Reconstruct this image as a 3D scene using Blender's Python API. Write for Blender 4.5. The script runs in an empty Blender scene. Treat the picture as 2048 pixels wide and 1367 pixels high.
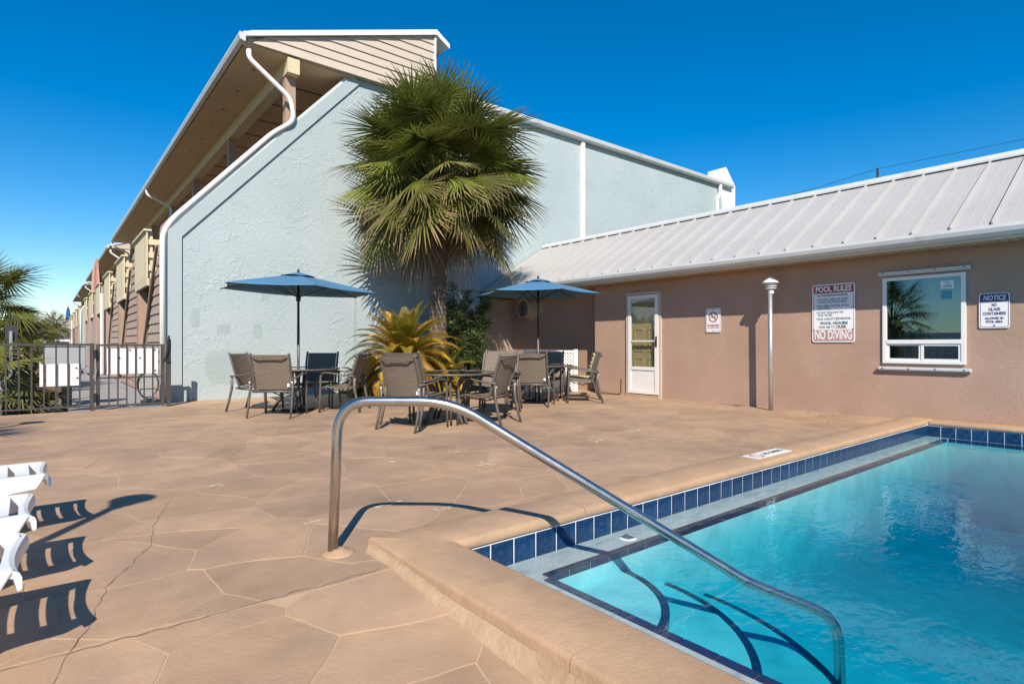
import bpy, math, random
from mathutils import Vector, Matrix, noise
R = math.radians
scene = bpy.context.scene
col = scene.collection
rng = random.Random(7)

# ------------------------------------------------------------------ camera
YAW = 39.1                       # view direction between +X (along the blue wall) and +Y (along the motel row)
cam_d = bpy.data.cameras.new('camera')
cam_d.lens = 20.215
cam_d.sensor_width = 36
cam_d.shift_y = 0.0032
cam_d.clip_start = 0.05
cam_d.clip_end = 5000
cam = bpy.data.objects.new('camera', cam_d)
cam.location = (0, 0, 1.02)
cam.rotation_euler = (R(90), 0, -R(YAW))
col.objects.link(cam)
scene.camera = cam

# ------------------------------------------------------------------ sky and sun
SUN_EL = 40.0
SH = Vector((0.556, 0.831, 0)).normalized()     # horizontal direction in which shadows fall
w = bpy.data.worlds.new('World'); scene.world = w; w.use_nodes = True
nt = w.node_tree; nt.nodes.clear()
sky = nt.nodes.new('ShaderNodeTexSky'); sky.sky_type = 'NISHITA'; sky.sun_disc = False
sky.sun_elevation = R(SUN_EL)
sky.sun_rotation = math.atan2(-SH.x, -SH.y)
sky.air_density = 1.0; sky.dust_density = 0.0; sky.ozone_density = 3.0; sky.altitude = 0
hs = nt.nodes.new('ShaderNodeHueSaturation'); hs.inputs['Saturation'].default_value = 1.5
bg = nt.nodes.new('ShaderNodeBackground'); bg.inputs['Strength'].default_value = 0.105
wo = nt.nodes.new('ShaderNodeOutputWorld')
nt.links.new(sky.outputs[0], hs.inputs['Color']); nt.links.new(hs.outputs[0], bg.inputs['Color'])
nt.links.new(bg.outputs[0], wo.inputs['Surface'])

sun_d = bpy.data.lights.new('sun', 'SUN'); sun_d.energy = 5.0; sun_d.angle = R(0.53); sun_d.color = (1.0, 0.90, 0.77)
sun = bpy.data.objects.new('sun', sun_d); col.objects.link(sun)
L = Vector((SH.x * math.cos(R(SUN_EL)), SH.y * math.cos(R(SUN_EL)), -math.sin(R(SUN_EL))))
sun.rotation_euler = L.to_track_quat('-Z', 'Y').to_euler()
sun.location = (-8, -12, 20)

vs = scene.view_settings
vs.view_transform = 'Standard'; vs.look = 'None'; vs.gamma = 1.0; vs.exposure = 0.47
scene.cycles.use_denoising = True
scene.cycles.max_bounces = 8; scene.cycles.transparent_max_bounces = 16
scene.cycles.caustics_reflective = False; scene.cycles.caustics_refractive = False

# ------------------------------------------------------------------ materials
MATS = {}
def mat(name, color, rough=0.6, metal=0.0, var=0.0, vscale=3.0, bump=0.0, bscale=40.0, spec=0.5,
        color2=None, c2scale=1.5, c2lo=0.5, c2hi=0.7, stretch=None, bump2=0.0, b2scale=6.0, rvar=0.0, objrand=0.0):
    m = bpy.data.materials.new(name); m.use_nodes = True
    n = m.node_tree.nodes; l = m.node_tree.links
    p = n['Principled BSDF']
    p.inputs['Base Color'].default_value = (*color, 1); p.inputs['Roughness'].default_value = rough
    p.inputs['Metallic'].default_value = metal; p.inputs['Specular IOR Level'].default_value = spec
    tc = n.new('ShaderNodeTexCoord'); src = tc.outputs['Object']
    if stretch:
        mp = n.new('ShaderNodeMapping'); mp.inputs['Scale'].default_value = stretch
        l.new(src, mp.inputs[0]); src = mp.outputs[0]
    cur = None
    if color2 is not None:
        nz = n.new('ShaderNodeTexNoise'); nz.inputs['Scale'].default_value = c2scale; nz.inputs['Detail'].default_value = 6
        nz.inputs['Roughness'].default_value = 0.6
        l.new(src, nz.inputs['Vector'])
        mr = n.new('ShaderNodeMapRange'); mr.inputs[1].default_value = c2lo; mr.inputs[2].default_value = c2hi
        l.new(nz.outputs[0], mr.inputs[0])
        mx = n.new('ShaderNodeMix'); mx.data_type = 'RGBA'
        mx.inputs[6].default_value = (*color, 1); mx.inputs[7].default_value = (*color2, 1)
        l.new(mr.outputs[0], mx.inputs[0]); cur = mx.outputs[2]
    if var > 0:
        nz = n.new('ShaderNodeTexNoise'); nz.inputs['Scale'].default_value = vscale; nz.inputs['Detail'].default_value = 8
        nz.inputs['Roughness'].default_value = 0.65
        l.new(src, nz.inputs['Vector'])
        mr = n.new('ShaderNodeMapRange'); mr.inputs[1].default_value = 0.3; mr.inputs[2].default_value = 0.7
        mr.inputs[3].default_value = 1 - var; mr.inputs[4].default_value = 1 + var
        l.new(nz.outputs[0], mr.inputs[0])
        mx = n.new('ShaderNodeMix'); mx.data_type = 'RGBA'; mx.blend_type = 'MULTIPLY'; mx.inputs[0].default_value = 1
        if cur: l.new(cur, mx.inputs[6])
        else: mx.inputs[6].default_value = (*color, 1)
        l.new(mr.outputs[0], mx.inputs[7]); cur = mx.outputs[2]
    if objrand > 0:
        oi = n.new('ShaderNodeObjectInfo')
        mr = n.new('ShaderNodeMapRange'); mr.inputs[3].default_value = 1 - objrand; mr.inputs[4].default_value = 1 + objrand
        l.new(oi.outputs['Random'], mr.inputs[0])
        mx = n.new('ShaderNodeMix'); mx.data_type = 'RGBA'; mx.blend_type = 'MULTIPLY'; mx.inputs[0].default_value = 1
        if cur: l.new(cur, mx.inputs[6])
        else: mx.inputs[6].default_value = (*color, 1)
        l.new(mr.outputs[0], mx.inputs[7]); cur = mx.outputs[2]
    if cur: l.new(cur, p.inputs['Base Color'])
    if rvar > 0:
        nz = n.new('ShaderNodeTexNoise'); nz.inputs['Scale'].default_value = vscale * 2; l.new(src, nz.inputs['Vector'])
        mr = n.new('ShaderNodeMapRange'); mr.inputs[3].default_value = max(0, rough - rvar); mr.inputs[4].default_value = min(1, rough + rvar)
        l.new(nz.outputs[0], mr.inputs[0]); l.new(mr.outputs[0], p.inputs['Roughness'])
    prev = None
    for (bs, sc_) in ((bump, bscale), (bump2, b2scale)):
        if bs > 0:
            nz = n.new('ShaderNodeTexNoise'); nz.inputs['Scale'].default_value = sc_; nz.inputs['Detail'].default_value = 5
            l.new(src, nz.inputs['Vector'])
            bp = n.new('ShaderNodeBump'); bp.inputs['Strength'].default_value = bs; bp.inputs['Distance'].default_value = 0.5 / sc_
            l.new(nz.outputs[0], bp.inputs['Height'])
            if prev: l.new(prev, bp.inputs['Normal'])
            prev = bp.outputs[0]
    if prev: l.new(prev, p.inputs['Normal'])
    MATS[name] = m
    return m

mat('deck_stone', (0.375, 0.248, 0.155), 0.75, var=0.17, vscale=2.4, bump=0.25, bscale=60, color2=(0.30, 0.205, 0.142), c2scale=0.9, c2lo=0.42, c2hi=0.66, objrand=0.10)
mat('deck_joint', (0.43, 0.30, 0.19), 0.85, var=0.12, vscale=6, bump=0.3, bscale=80)
mat('coping', (0.40, 0.262, 0.158), 0.8, var=0.12, vscale=4, bump=0.35, bscale=70, color2=(0.344, 0.232, 0.155), c2scale=2.2, bump2=0.10, b2scale=9)
mat('coping_side', (0.42, 0.30, 0.19), 0.85, var=0.15, vscale=5, bump=0.4, bscale=40, color2=(0.37, 0.245, 0.14), c2scale=4, c2lo=0.4, c2hi=0.7)
mat('crack', (0.22, 0.15, 0.095), 0.95, var=0.2, vscale=20)
mat('flake', (0.58, 0.49, 0.39), 0.9, var=0.1, vscale=30)
mat('ground', (0.20, 0.17, 0.11), 0.95, color2=(0.07, 0.10, 0.035), c2scale=0.25, c2lo=0.42, c2hi=0.56, var=0.2, vscale=2, bump=0.4, bscale=8)
mat('soil', (0.07, 0.05, 0.035), 0.95, var=0.3, vscale=10, bump=0.6, bscale=25)
mat('boardwalk', (0.28, 0.28, 0.29), 0.8, var=0.12, vscale=3, bump=0.2, bscale=30, objrand=0.06)
mat('tan_stucco', (0.400, 0.265, 0.200), 0.85, var=0.09, vscale=1.6, bump=0.5, bscale=75, color2=(0.360, 0.225, 0.155), c2scale=0.7, c2lo=0.5, c2hi=0.8, bump2=0.15, b2scale=25)
mat('beige_stucco', (0.42, 0.34, 0.27), 0.85, var=0.06, vscale=2, bump=0.4, bscale=70)
mat('blue_paint', (0.36, 0.425, 0.44), 0.7, var=0.04, vscale=1.5, bump=0.1, bscale=50)
mat('blue_patch', (0.315, 0.385, 0.385), 0.75, var=0.06, vscale=3, bump=0.3, bscale=30)
mat('roof_metal', (0.43, 0.42, 0.412), 0.42, metal=0.0, var=0.05, vscale=1.2, color2=(0.363, 0.350, 0.337), c2scale=0.8, c2lo=0.55, c2hi=0.8, spec=0.5)
mat('white_paint', (0.74, 0.74, 0.73), 0.4, var=0.04, vscale=4)
mat('white_gutter', (0.561, 0.578, 0.578), 0.35, var=0.06, vscale=2.5, color2=(0.383, 0.383, 0.365), c2scale=2, c2lo=0.6, c2hi=0.8)
mat('dark_edge', (0.035, 0.035, 0.04), 0.7, var=0.1)
mat('soffit', (0.50, 0.42, 0.29), 0.7, var=0.05, vscale=3)
mat('tan_soffit', (0.60, 0.45, 0.31), 0.8, var=0.08, vscale=1.5)
mat('cream_wood', (0.64, 0.54, 0.36), 0.7, var=0.08, vscale=2, stretch=(6, 6, 0.7), objrand=0.06, bump=0.15, bscale=10)
mat('cream_siding', (0.510, 0.433, 0.357), 0.65, var=0.04, vscale=2, objrand=0.03)
mat('brown_siding', (0.40, 0.29, 0.235), 0.75, var=0.08, vscale=2.5, color2=(0.36, 0.31, 0.26), c2scale=0.5, objrand=0.06, bump=0.12, bscale=20)
mat('brown_trim', (0.38, 0.255, 0.19), 0.75, var=0.1, vscale=3)
mat('dark_brown', (0.13, 0.085, 0.06), 0.8, var=0.1, vscale=3)
mat('door_cream', (0.62, 0.50, 0.29), 0.5, var=0.03)
mat('dark_room', (0.03, 0.035, 0.04), 0.9, var=0.1)
mat('blind', (0.55, 0.57, 0.56), 0.7, var=0.04)
mat('galvanised', (0.55, 0.57, 0.59), 0.38, metal=0.75, var=0.08, vscale=8, rvar=0.1)
mat('stainless', (0.50, 0.48, 0.45), 0.27, metal=1.0, var=0.05, vscale=6, rvar=0.08)
mat('fence_metal', (0.07, 0.058, 0.05), 0.5, metal=0.2, var=0.12, vscale=8)
mat('black_metal', (0.02, 0.02, 0.022), 0.45, var=0.1)
mat('grey_box', (0.33, 0.35, 0.36), 0.5, var=0.05)
mat('frame_taupe', (0.115, 0.100, 0.087), 0.45, metal=0.15, var=0.06, vscale=6)
mat('white_plastic', (0.80, 0.80, 0.80), 0.32, var=0.02, vscale=5)
mat('umbrella_blue', (0.055, 0.17, 0.30), 0.85, var=0.08, vscale=2, bump=0.08, bscale=200)
mat('umbrella_pink', (0.42, 0.24, 0.20), 0.85, var=0.1)
mat('umbrella_deep', (0.02, 0.10, 0.28), 0.85, var=0.1)
mat('bark', (0.14, 0.10, 0.075), 0.95, var=0.3, vscale=12, stretch=(1, 1, 3), bump=0.8, bscale=18)
mat('boot', (0.19, 0.125, 0.075), 0.95, var=0.25, vscale=9, bump=0.6, bscale=20)
mat('sign_white', (0.78, 0.78, 0.78), 0.35, var=0.02)
mat('sign_red', (0.35, 0.025, 0.035), 0.4, var=0.06)
mat('sign_faded', (0.45, 0.26, 0.25), 0.5, var=0.10, vscale=8)
mat('sign_navy', (0.02, 0.03, 0.16), 0.4, var=0.04)
mat('sign_teal', (0.05, 0.13, 0.20), 0.5, var=0.04)
mat('sign_black', (0.015, 0.015, 0.02), 0.5, var=0.02)
mat('sticker_blue', (0.06, 0.30, 0.42), 0.5, var=0.02)
mat('tile_blue', (0.006, 0.028, 0.085), 0.2, color2=(0.012, 0.06, 0.15), c2scale=28, c2lo=0.42, c2hi=0.68, objrand=0.15)
mat('grout', (0.72, 0.75, 0.77), 0.8, var=0.05)
mat('nosing_tile', (0.02, 0.018, 0.055), 0.2, var=0.1, objrand=0.1)
mat('plaster', (0.35, 0.56, 0.59), 0.8, var=0.06, vscale=1.5, color2=(0.22, 0.44, 0.49), c2scale=5.0, c2lo=0.40, c2hi=0.68)  # second tone: plaster mottling that also paints in the water's ripple light
mat('ledge_plaster', (0.42, 0.41, 0.42), 0.8, var=0.12, vscale=3, color2=(0.31, 0.31, 0.33), c2scale=5, c2lo=0.5, c2hi=0.65, stretch=(1, 3, 1))
mat('house_white', (0.74, 0.76, 0.78), 0.6, var=0.03)
mat('house_teal', (0.06, 0.35, 0.42), 0.6, var=0.04)
mat('house_roof', (0.22, 0.24, 0.27), 0.7, var=0.06)

def sling_mat():
    m = mat('sling', (0.19, 0.155, 0.125), 0.75)
    n = m.node_tree.nodes; l = m.node_tree.links; p = n['Principled BSDF']
    tc = n.new('ShaderNodeTexCoord')
    cur = None
    mx = None
    outs = []
    for sc_ in ((260, 260, 8), (8, 8, 260)):
        mp = n.new('ShaderNodeMapping'); mp.inputs['Scale'].default_value = sc_
        nz = n.new('ShaderNodeTexNoise'); nz.inputs['Scale'].default_value = 0.5; nz.inputs['Detail'].default_value = 3
        l.new(tc.outputs['Object'], mp.inputs[0]); l.new(mp.outputs[0], nz.inputs['Vector']); outs.append(nz.outputs[0])
    ad = n.new('ShaderNodeMath'); ad.operation = 'ADD'; l.new(outs[0], ad.inputs[0]); l.new(outs[1], ad.inputs[1])
    mr = n.new('ShaderNodeMapRange'); mr.inputs[1].default_value = 0.7; mr.inputs[2].default_value = 1.3
    mr.inputs[3].default_value = 0.72; mr.inputs[4].default_value = 1.3
    l.new(ad.outputs[0], mr.inputs[0])
    mx = n.new('ShaderNodeMix'); mx.data_type = 'RGBA'; mx.blend_type = 'MULTIPLY'; mx.inputs[0].default_value = 1
    mx.inputs[6].default_value = (0.165, 0.130, 0.098, 1); l.new(mr.outputs[0], mx.inputs[7]); l.new(mx.outputs[2], p.inputs['Base Color'])
sling_mat()

def stucco_blue():
    m = bpy.data.materials.new('blue_stucco'); m.use_nodes = True; MATS['blue_stucco'] = m
    n = m.node_tree.nodes; l = m.node_tree.links; p = n['Principled BSDF']
    p.inputs['Roughness'].default_value = 0.75
    tc = n.new('ShaderNodeTexCoord')
    nz = n.new('ShaderNodeTexNoise'); nz.inputs['Scale'].default_value = 0.8; nz.inputs['Detail'].default_value = 6
    l.new(tc.outputs['Object'], nz.inputs['Vector'])
    rp = n.new('ShaderNodeValToRGB')
    rp.color_ramp.elements[0].position = 0.3; rp.color_ramp.elements[0].color = (0.345, 0.415, 0.43, 1)
    rp.color_ramp.elements[1].position = 0.7; rp.color_ramp.elements[1].color = (0.395, 0.46, 0.48, 1)
    l.new(nz.outputs[0], rp.inputs[0]); l.new(rp.outputs[0], p.inputs['Base Color'])
    # trowelled skip ridges: warped, stretched cells plus fine knockdown
    wp = n.new('ShaderNodeTexNoise'); wp.inputs['Scale'].default_value = 2.2; wp.inputs['Detail'].default_value = 4
    l.new(tc.outputs['Object'], wp.inputs['Vector'])
    vm = n.new('ShaderNodeVectorMath'); vm.operation = 'MULTIPLY_ADD'; vm.inputs[1].default_value = (0.9, 0.9, 0.9)
    l.new(wp.outputs['Color'], vm.inputs[0]); l.new(tc.outputs['Object'], vm.inputs[2])
    mp = n.new('ShaderNodeMapping'); mp.inputs['Scale'].default_value = (1.6, 1.6, 3.6); l.new(vm.outputs[0], mp.inputs[0])
    vo = n.new('ShaderNodeTexVoronoi'); vo.feature = 'DISTANCE_TO_EDGE'; vo.inputs['Scale'].default_value = 1.3
    l.new(mp.outputs[0], vo.inputs['Vector'])
    mr = n.new('ShaderNodeMapRange'); mr.inputs[1].default_value = 0.0; mr.inputs[2].default_value = 0.05
    mr.inputs[3].default_value = 1.0; mr.inputs[4].default_value = 0.0; l.new(vo.outputs['Distance'], mr.inputs[0])
    pt = n.new('ShaderNodeTexNoise'); pt.inputs['Scale'].default_value = 1.1; l.new(tc.outputs['Object'], pt.inputs['Vector'])
    pm = n.new('ShaderNodeMapRange'); pm.inputs[1].default_value = 0.42; pm.inputs[2].default_value = 0.6; l.new(pt.outputs[0], pm.inputs[0])
    ml = n.new('ShaderNodeMath'); ml.operation = 'MULTIPLY'; l.new(mr.outputs[0], ml.inputs[0]); l.new(pm.outputs[0], ml.inputs[1])
    b1 = n.new('ShaderNodeBump'); b1.inputs['Strength'].default_value = 0.35; b1.inputs['Distance'].default_value = 0.02
    l.new(ml.outputs[0], b1.inputs['Height'])
    fz = n.new('ShaderNodeTexNoise'); fz.inputs['Scale'].default_value = 14; fz.inputs['Detail'].default_value = 6; fz.inputs['Distortion'].default_value = 1.2
    l.new(tc.outputs['Object'], fz.inputs['Vector'])
    b2 = n.new('ShaderNodeBump'); b2.inputs['Strength'].default_value = 0.4; b2.inputs['Distance'].default_value = 0.02
    l.new(fz.outputs[0], b2.inputs['Height']); l.new(b1.outputs[0], b2.inputs['Normal']); l.new(b2.outputs[0], p.inputs['Normal'])
stucco_blue()

def leaf_mat(name, green, tip, hue=0.12, trans=0.3, lo=0.45, hi=1.0, rough=0.45):
    """leaf colour runs from green to a dry tip along the point attribute 'tip', varied leaf by leaf"""
    m = bpy.data.materials.new(name); m.use_nodes = True; MATS[name] = m
    n = m.node_tree.nodes; l = m.node_tree.links; p = n['Principled BSDF']; out = n['Material Output']
    p.inputs['Roughness'].default_value = rough; p.inputs['Specular IOR Level'].default_value = 0.35
    at = n.new('ShaderNodeAttribute'); at.attribute_name = 'tip'
    mr = n.new('ShaderNodeMapRange'); mr.inputs[1].default_value = lo; mr.inputs[2].default_value = hi
    l.new(at.outputs['Fac'], mr.inputs[0])
    mx = n.new('ShaderNodeMix'); mx.data_type = 'RGBA'; mx.inputs[6].default_value = (*green, 1); mx.inputs[7].default_value = (*tip, 1)
    l.new(mr.outputs[0], mx.inputs[0])
    a2 = n.new('ShaderNodeAttribute'); a2.attribute_name = 'vary'
    m2 = n.new('ShaderNodeMapRange'); m2.inputs[3].default_value = 0.55; m2.inputs[4].default_value = 1.5; l.new(a2.outputs['Fac'], m2.inputs[0])
    mm = n.new('ShaderNodeMix'); mm.data_type = 'RGBA'; mm.blend_type = 'MULTIPLY'; mm.inputs[0].default_value = 1
    l.new(mx.outputs[2], mm.inputs[6]); l.new(m2.outputs[0], mm.inputs[7])
    l.new(mm.outputs[2], p.inputs['Base Color'])
    tr = n.new('ShaderNodeBsdfTranslucent'); l.new(mm.outputs[2], tr.inputs['Color'])
    ms = n.new('ShaderNodeMixShader'); ms.inputs[0].default_value = trans
    l.new(p.outputs[0], ms.inputs[1]); l.new(tr.outputs[0], ms.inputs[2]); l.new(ms.outputs[0], out.inputs['Surface'])
leaf_mat('palm_leaf', (0.145, 0.165, 0.03), (0.42, 0.32, 0.17), lo=0.5, hi=1.0)
leaf_mat('palm_leaf_old', (0.15, 0.16, 0.035), (0.40, 0.28, 0.14), lo=0.6, hi=1.05)
leaf_mat('palm_leaf_dead', (0.20, 0.115, 0.05), (0.27, 0.17, 0.09), lo=0.0, hi=0.8)
leaf_mat('sago_leaf', (0.19, 0.20, 0.02), (0.48, 0.28, 0.035), lo=0.3, hi=1.0)
leaf_mat('sago_leaf_gold', (0.52, 0.33, 0.04), (0.48, 0.24, 0.04), lo=0.3, hi=1.0)
leaf_mat('shrub_leaf', (0.06, 0.095, 0.026), (0.14, 0.18, 0.05), trans=0.15, rough=0.35)
leaf_mat('hedge_leaf', (0.035, 0.05, 0.015), (0.11, 0.10, 0.035), trans=0.2)

def glass_mat(name, tint, fac_lo, fac_hi, rough=0.01, rtint=(1, 1, 1)):
    m = bpy.data.materials.new(name); m.use_nodes = True; MATS[name] = m
    n = m.node_tree.nodes; l = m.node_tree.links; n.remove(n['Principled BSDF']); out = n['Material Output']
    t = n.new('ShaderNodeBsdfTransparent'); t.inputs['Color'].default_value = (*tint, 1)
    g = n.new('ShaderNodeBsdfGlossy'); g.inputs['Roughness'].default_value = rough; g.inputs['Color'].default_value = (*rtint, 1)
    lw = n.new('ShaderNodeLayerWeight'); lw.inputs['Blend'].default_value = 0.5
    pw = n.new('ShaderNodeMath'); pw.operation = 'POWER'; pw.inputs[1].default_value = 4.0; l.new(lw.outputs['Facing'], pw.inputs[0])
    mr = n.new('ShaderNodeMapRange'); mr.inputs[3].default_value = fac_lo; mr.inputs[4].default_value = fac_hi
    l.new(pw.outputs[0], mr.inputs[0])
    ms = n.new('ShaderNodeMixShader'); l.new(mr.outputs[0], ms.inputs[0]); l.new(t.outputs[0], ms.inputs[1]); l.new(g.outputs[0], ms.inputs[2])
    l.new(ms.outputs[0], out.inputs['Surface'])
glass_mat('window_glass', (0.30, 0.52, 0.60), 0.20, 0.9, rtint=(.6, .8, .9))
glass_mat('door_glass', (0.88, 0.90, 0.88), 0.10, 0.8)
glass_mat('table_glass', (0.16, 0.17, 0.17), 0.12, 0.9, rough=0.06)

def water_mat():
    m = bpy.data.materials.new('pool_water'); m.use_nodes = True; MATS['pool_water'] = m
    n = m.node_tree.nodes; l = m.node_tree.links; n.remove(n['Principled BSDF']); out = n['Material Output']
    tc = n.new('ShaderNodeTexCoord')
    mp = n.new('ShaderNodeMapping'); mp.inputs['Rotation'].default_value = (0, 0, R(25)); mp.inputs['Scale'].default_value = (1.0, 1.7, 1)
    l.new(tc.outputs['Object'], mp.inputs[0])
    n1 = n.new('ShaderNodeTexNoise'); n1.inputs['Scale'].default_value = 4.5; n1.inputs['Detail'].default_value = 3; n1.inputs['Distortion'].default_value = 0.4
    l.new(mp.outputs[0], n1.inputs['Vector'])
    b = n.new('ShaderNodeBump'); b.inputs['Strength'].default_value = 0.085; b.inputs['Distance'].default_value = 0.05
    l.new(n1.outputs[0], b.inputs['Height'])
    n2 = n.new('ShaderNodeTexNoise'); n2.inputs['Scale'].default_value = 17; n2.inputs['Detail'].default_value = 2; l.new(mp.outputs[0], n2.inputs['Vector'])
    bb = n.new('ShaderNodeBump'); bb.inputs['Strength'].default_value = 0.06; bb.inputs['Distance'].default_value = 0.02
    l.new(n2.outputs[0], bb.inputs['Height']); l.new(b.outputs[0], bb.inputs['Normal']); b = bb
    t = n.new('ShaderNodeBsdfTransparent'); t.inputs['Color'].default_value = (0.97, 0.99, 1, 1)
    g = n.new('ShaderNodeBsdfGlossy'); g.inputs['Roughness'].default_value = 0.015; g.inputs['Color'].default_value = (0.75, 0.9, 1.0, 1)
    l.new(b.outputs[0], g.inputs['Normal'])
    lw = n.new('ShaderNodeLayerWeight'); lw.inputs['Blend'].default_value = 0.5; l.new(b.outputs[0], lw.inputs['Normal'])
    pw = n.new('ShaderNodeMath'); pw.operation = 'POWER'; pw.inputs[1].default_value = 5.0; l.new(lw.outputs['Facing'], pw.inputs[0])
    f = n.new('ShaderNodeMapRange'); f.inputs[3].default_value = 0.02; f.inputs[4].default_value = 0.75; l.new(pw.outputs[0], f.inputs[0])
    ms = n.new('ShaderNodeMixShader'); l.new(f.outputs[0], ms.inputs[0]); l.new(t.outputs[0], ms.inputs[1]); l.new(g.outputs[0], ms.inputs[2])
    l.new(ms.outputs[0], out.inputs['Surface'])
    va = n.new('ShaderNodeVolumeAbsorption'); va.inputs['Color'].default_value = (0.02, 0.82, 0.88, 1); va.inputs['Density'].default_value = 1.8
    l.new(va.outputs[0], out.inputs['Volume'])
water_mat()

# ------------------------------------------------------------------ mesh helpers
class MB:
    def __init__(s): s.v = []; s.f = []; s.a = []; s.b = []; s.smooth = False
    def add(s, vs_, fs, tip=None, vary=0.5):
        o = len(s.v); s.v += [tuple(p) for p in vs_]; s.f += [tuple(i + o for i in f) for f in fs]
        s.a += (tip if tip else [0.0] * len(vs_)); s.b += [vary] * len(vs_)
        return s
    def box(s, x0, x1, y0, y1, z0, z1):
        return s.add([(x0, y0, z0), (x1, y0, z0), (x1, y1, z0), (x0, y1, z0), (x0, y0, z1), (x1, y0, z1), (x1, y1, z1), (x0, y1, z1)],
                     [(0, 3, 2, 1), (4, 5, 6, 7), (0, 1, 5, 4), (1, 2, 6, 5), (2, 3, 7, 6), (3, 0, 4, 7)])
    def prism(s, poly, off):
        """poly: list of 3-D points (planar), off: extrusion vector"""
        n = len(poly); off = Vector(off); a = [Vector(p) for p in poly]
        return s.add([*a, *[p + off for p in a]],
                     [tuple(range(n))[::-1], tuple(range(n, 2 * n))] + [(i, (i + 1) % n, n + (i + 1) % n, n + i) for i in range(n)])
    def tube(s, pts, r, n=8, sx=1.0, up=(0, 0, 1)):
        """round (or flattened, sx) tube along points; r may be a list"""
        pts = [Vector(p) for p in pts]; m = len(pts); rr = r if isinstance(r, (list, tuple)) else [r] * m
        vs_ = []; prev = None
        for i, p in enumerate(pts):
            d = (pts[min(i + 1, m - 1)] - pts[max(i - 1, 0)]).normalized()
            u = Vector(up) if prev is None else prev
            a = u - d * u.dot(d)
            if a.length < 1e-3: a = Vector((1, 0, 0)) - d * d.x
            if a.length < 1e-3: a = Vector((0, 1, 0)) - d * d.y
            a.normalize(); b = d.cross(a); prev = a
            for k in range(n):
                t = 2 * math.pi * (k + 0.5) / n
                vs_.append(p + a * math.cos(t) * rr[i] + b * math.sin(t) * rr[i] * sx)
        fs = [(i * n + k, i * n + (k + 1) % n, (i + 1) * n + (k + 1) % n, (i + 1) * n + k) for i in range(m - 1) for k in range(n)]
        fs += [tuple(range(n))[::-1], tuple(range((m - 1) * n, m * n))]
        return s.add(vs_, fs)
    def lathe(s, prof, n=24, c=(0, 0, 0)):
        vs_ = [(c[0] + r * math.cos(2 * math.pi * k / n), c[1] + r * math.sin(2 * math.pi * k / n), c[2] + z) for r, z in prof for k in range(n)]
        m = len(prof)
        fs = [(i * n + k, i * n + (k + 1) % n, (i + 1) * n + (k + 1) % n, (i + 1) * n + k) for i in range(m - 1) for k in range(n)]
        fs += [tuple(range(n))[::-1], tuple(range((m - 1) * n, m * n))]
        return s.add(vs_, fs)
    def mesh(s, name, m):
        me = bpy.data.meshes.new(name); me.from_pydata(s.v, [], s.f); me.materials.append(MATS[m])
        if any(s.a):
            at = me.attributes.new('tip', 'FLOAT', 'POINT'); at.data.foreach_set('value', s.a)
            at = me.attributes.new('vary', 'FLOAT', 'POINT'); at.data.foreach_set('value', s.b)
        if s.smooth: me.shade_smooth()
        return me
    def build(s, name, m, parent=None, smooth=False, bevel=0.0):
        s.smooth = smooth
        return put(name, s.mesh(name, m), parent, bevel)
def put(name, me, parent=None, bevel=0.0):
    o = bpy.data.objects.new(name, me); col.objects.link(o)
    if parent: o.parent = parent
    if bevel > 0:
        md = o.modifiers.new('bevel', 'BEVEL'); md.width = bevel; md.segments = 2; md.limit_method = 'ANGLE'
    return o
def empty(name, loc=(0, 0, 0), rz=0.0):
    o = bpy.data.objects.new(name, None); col.objects.link(o); o.location = loc; o.rotation_euler = (0, 0, rz); o.empty_display_size = 0.1
    return o
def tag(o, label, cat, group=None):
    o['label'] = label; o['category'] = cat
    if group: o['group'] = group
    return o
def struct(o, kind='structure'):
    o['kind'] = kind; return o
def bx(name, m, parent, *a, bevel=0.0): return MB().box(*a).build(name, m, parent, bevel=bevel)
def copy_tree(o, parent=None):
    c = o.copy(); col.objects.link(c); c.parent = parent
    for ch in o.children: copy_tree(ch, c)
    return c
def arc(pts, r, n=5):
    """round the inner corners of a polyline"""
    P = [Vector(p) for p in pts]; out = [P[0]]
    for i in range(1, len(P) - 1):
        a = (P[i - 1] - P[i]); b = (P[i + 1] - P[i]); rr = min(r, a.length * 0.49, b.length * 0.49)
        p0 = P[i] + a.normalized() * rr; p2 = P[i] + b.normalized() * rr
        for k in range(n + 1):
            t = k / n; out.append(p0 * (1 - t) ** 2 + P[i] * 2 * t * (1 - t) + p2 * t * t)
    out.append(P[-1]); return out

# ------------------------------------------------------------------ place constants (metres)
WX = 9.14            # pool house wall plane
WY = 11.9            # blue end wall plane
PX0, PX1, PY1, PY0 = 1.585, 8.84, 2.39, -5.0     # pool inner edges
WATER = -0.115
def deckz(x, y):
    return -0.075 * max(0.0, 2.42 - y) if x < 1.3 else 0.0

# ================================================================== GROUND AND DECK
g = MB().add([(-2500, -2500, -0.75), (2500, -2500, -0.75), (2500, 2500, -0.75), (-2500, 2500, -0.75), (-6.9, -6.9, -0.75), (10, -6.9, -0.75), (10, 11, -0.75), (-6.9, 11, -0.75)],
             [(0, 1, 5, 4), (1, 2, 6, 5), (2, 3, 7, 6), (3, 0, 4, 7)]).build('ground', 'ground')
struct(g)
deck = MB()
xs = [-7, -3, -1, 0.4, 1.24, 1.32]; ys = [-7, 0, 1.2, 2.42, 5, 8, 11.15]
def top(x, y): return deckz(x, y) - 0.006
V = []
for y in ys:
    for x in xs: V.append((x, y, -0.075 * max(0.0, 2.42 - y) - 0.002))
Fc = [(j * 6 + i, j * 6 + i + 1, (j + 1) * 6 + i + 1, (j + 1) * 6 + i) for j in range(len(ys) - 1) for i in range(5)]
deck.add(V, Fc)
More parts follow.
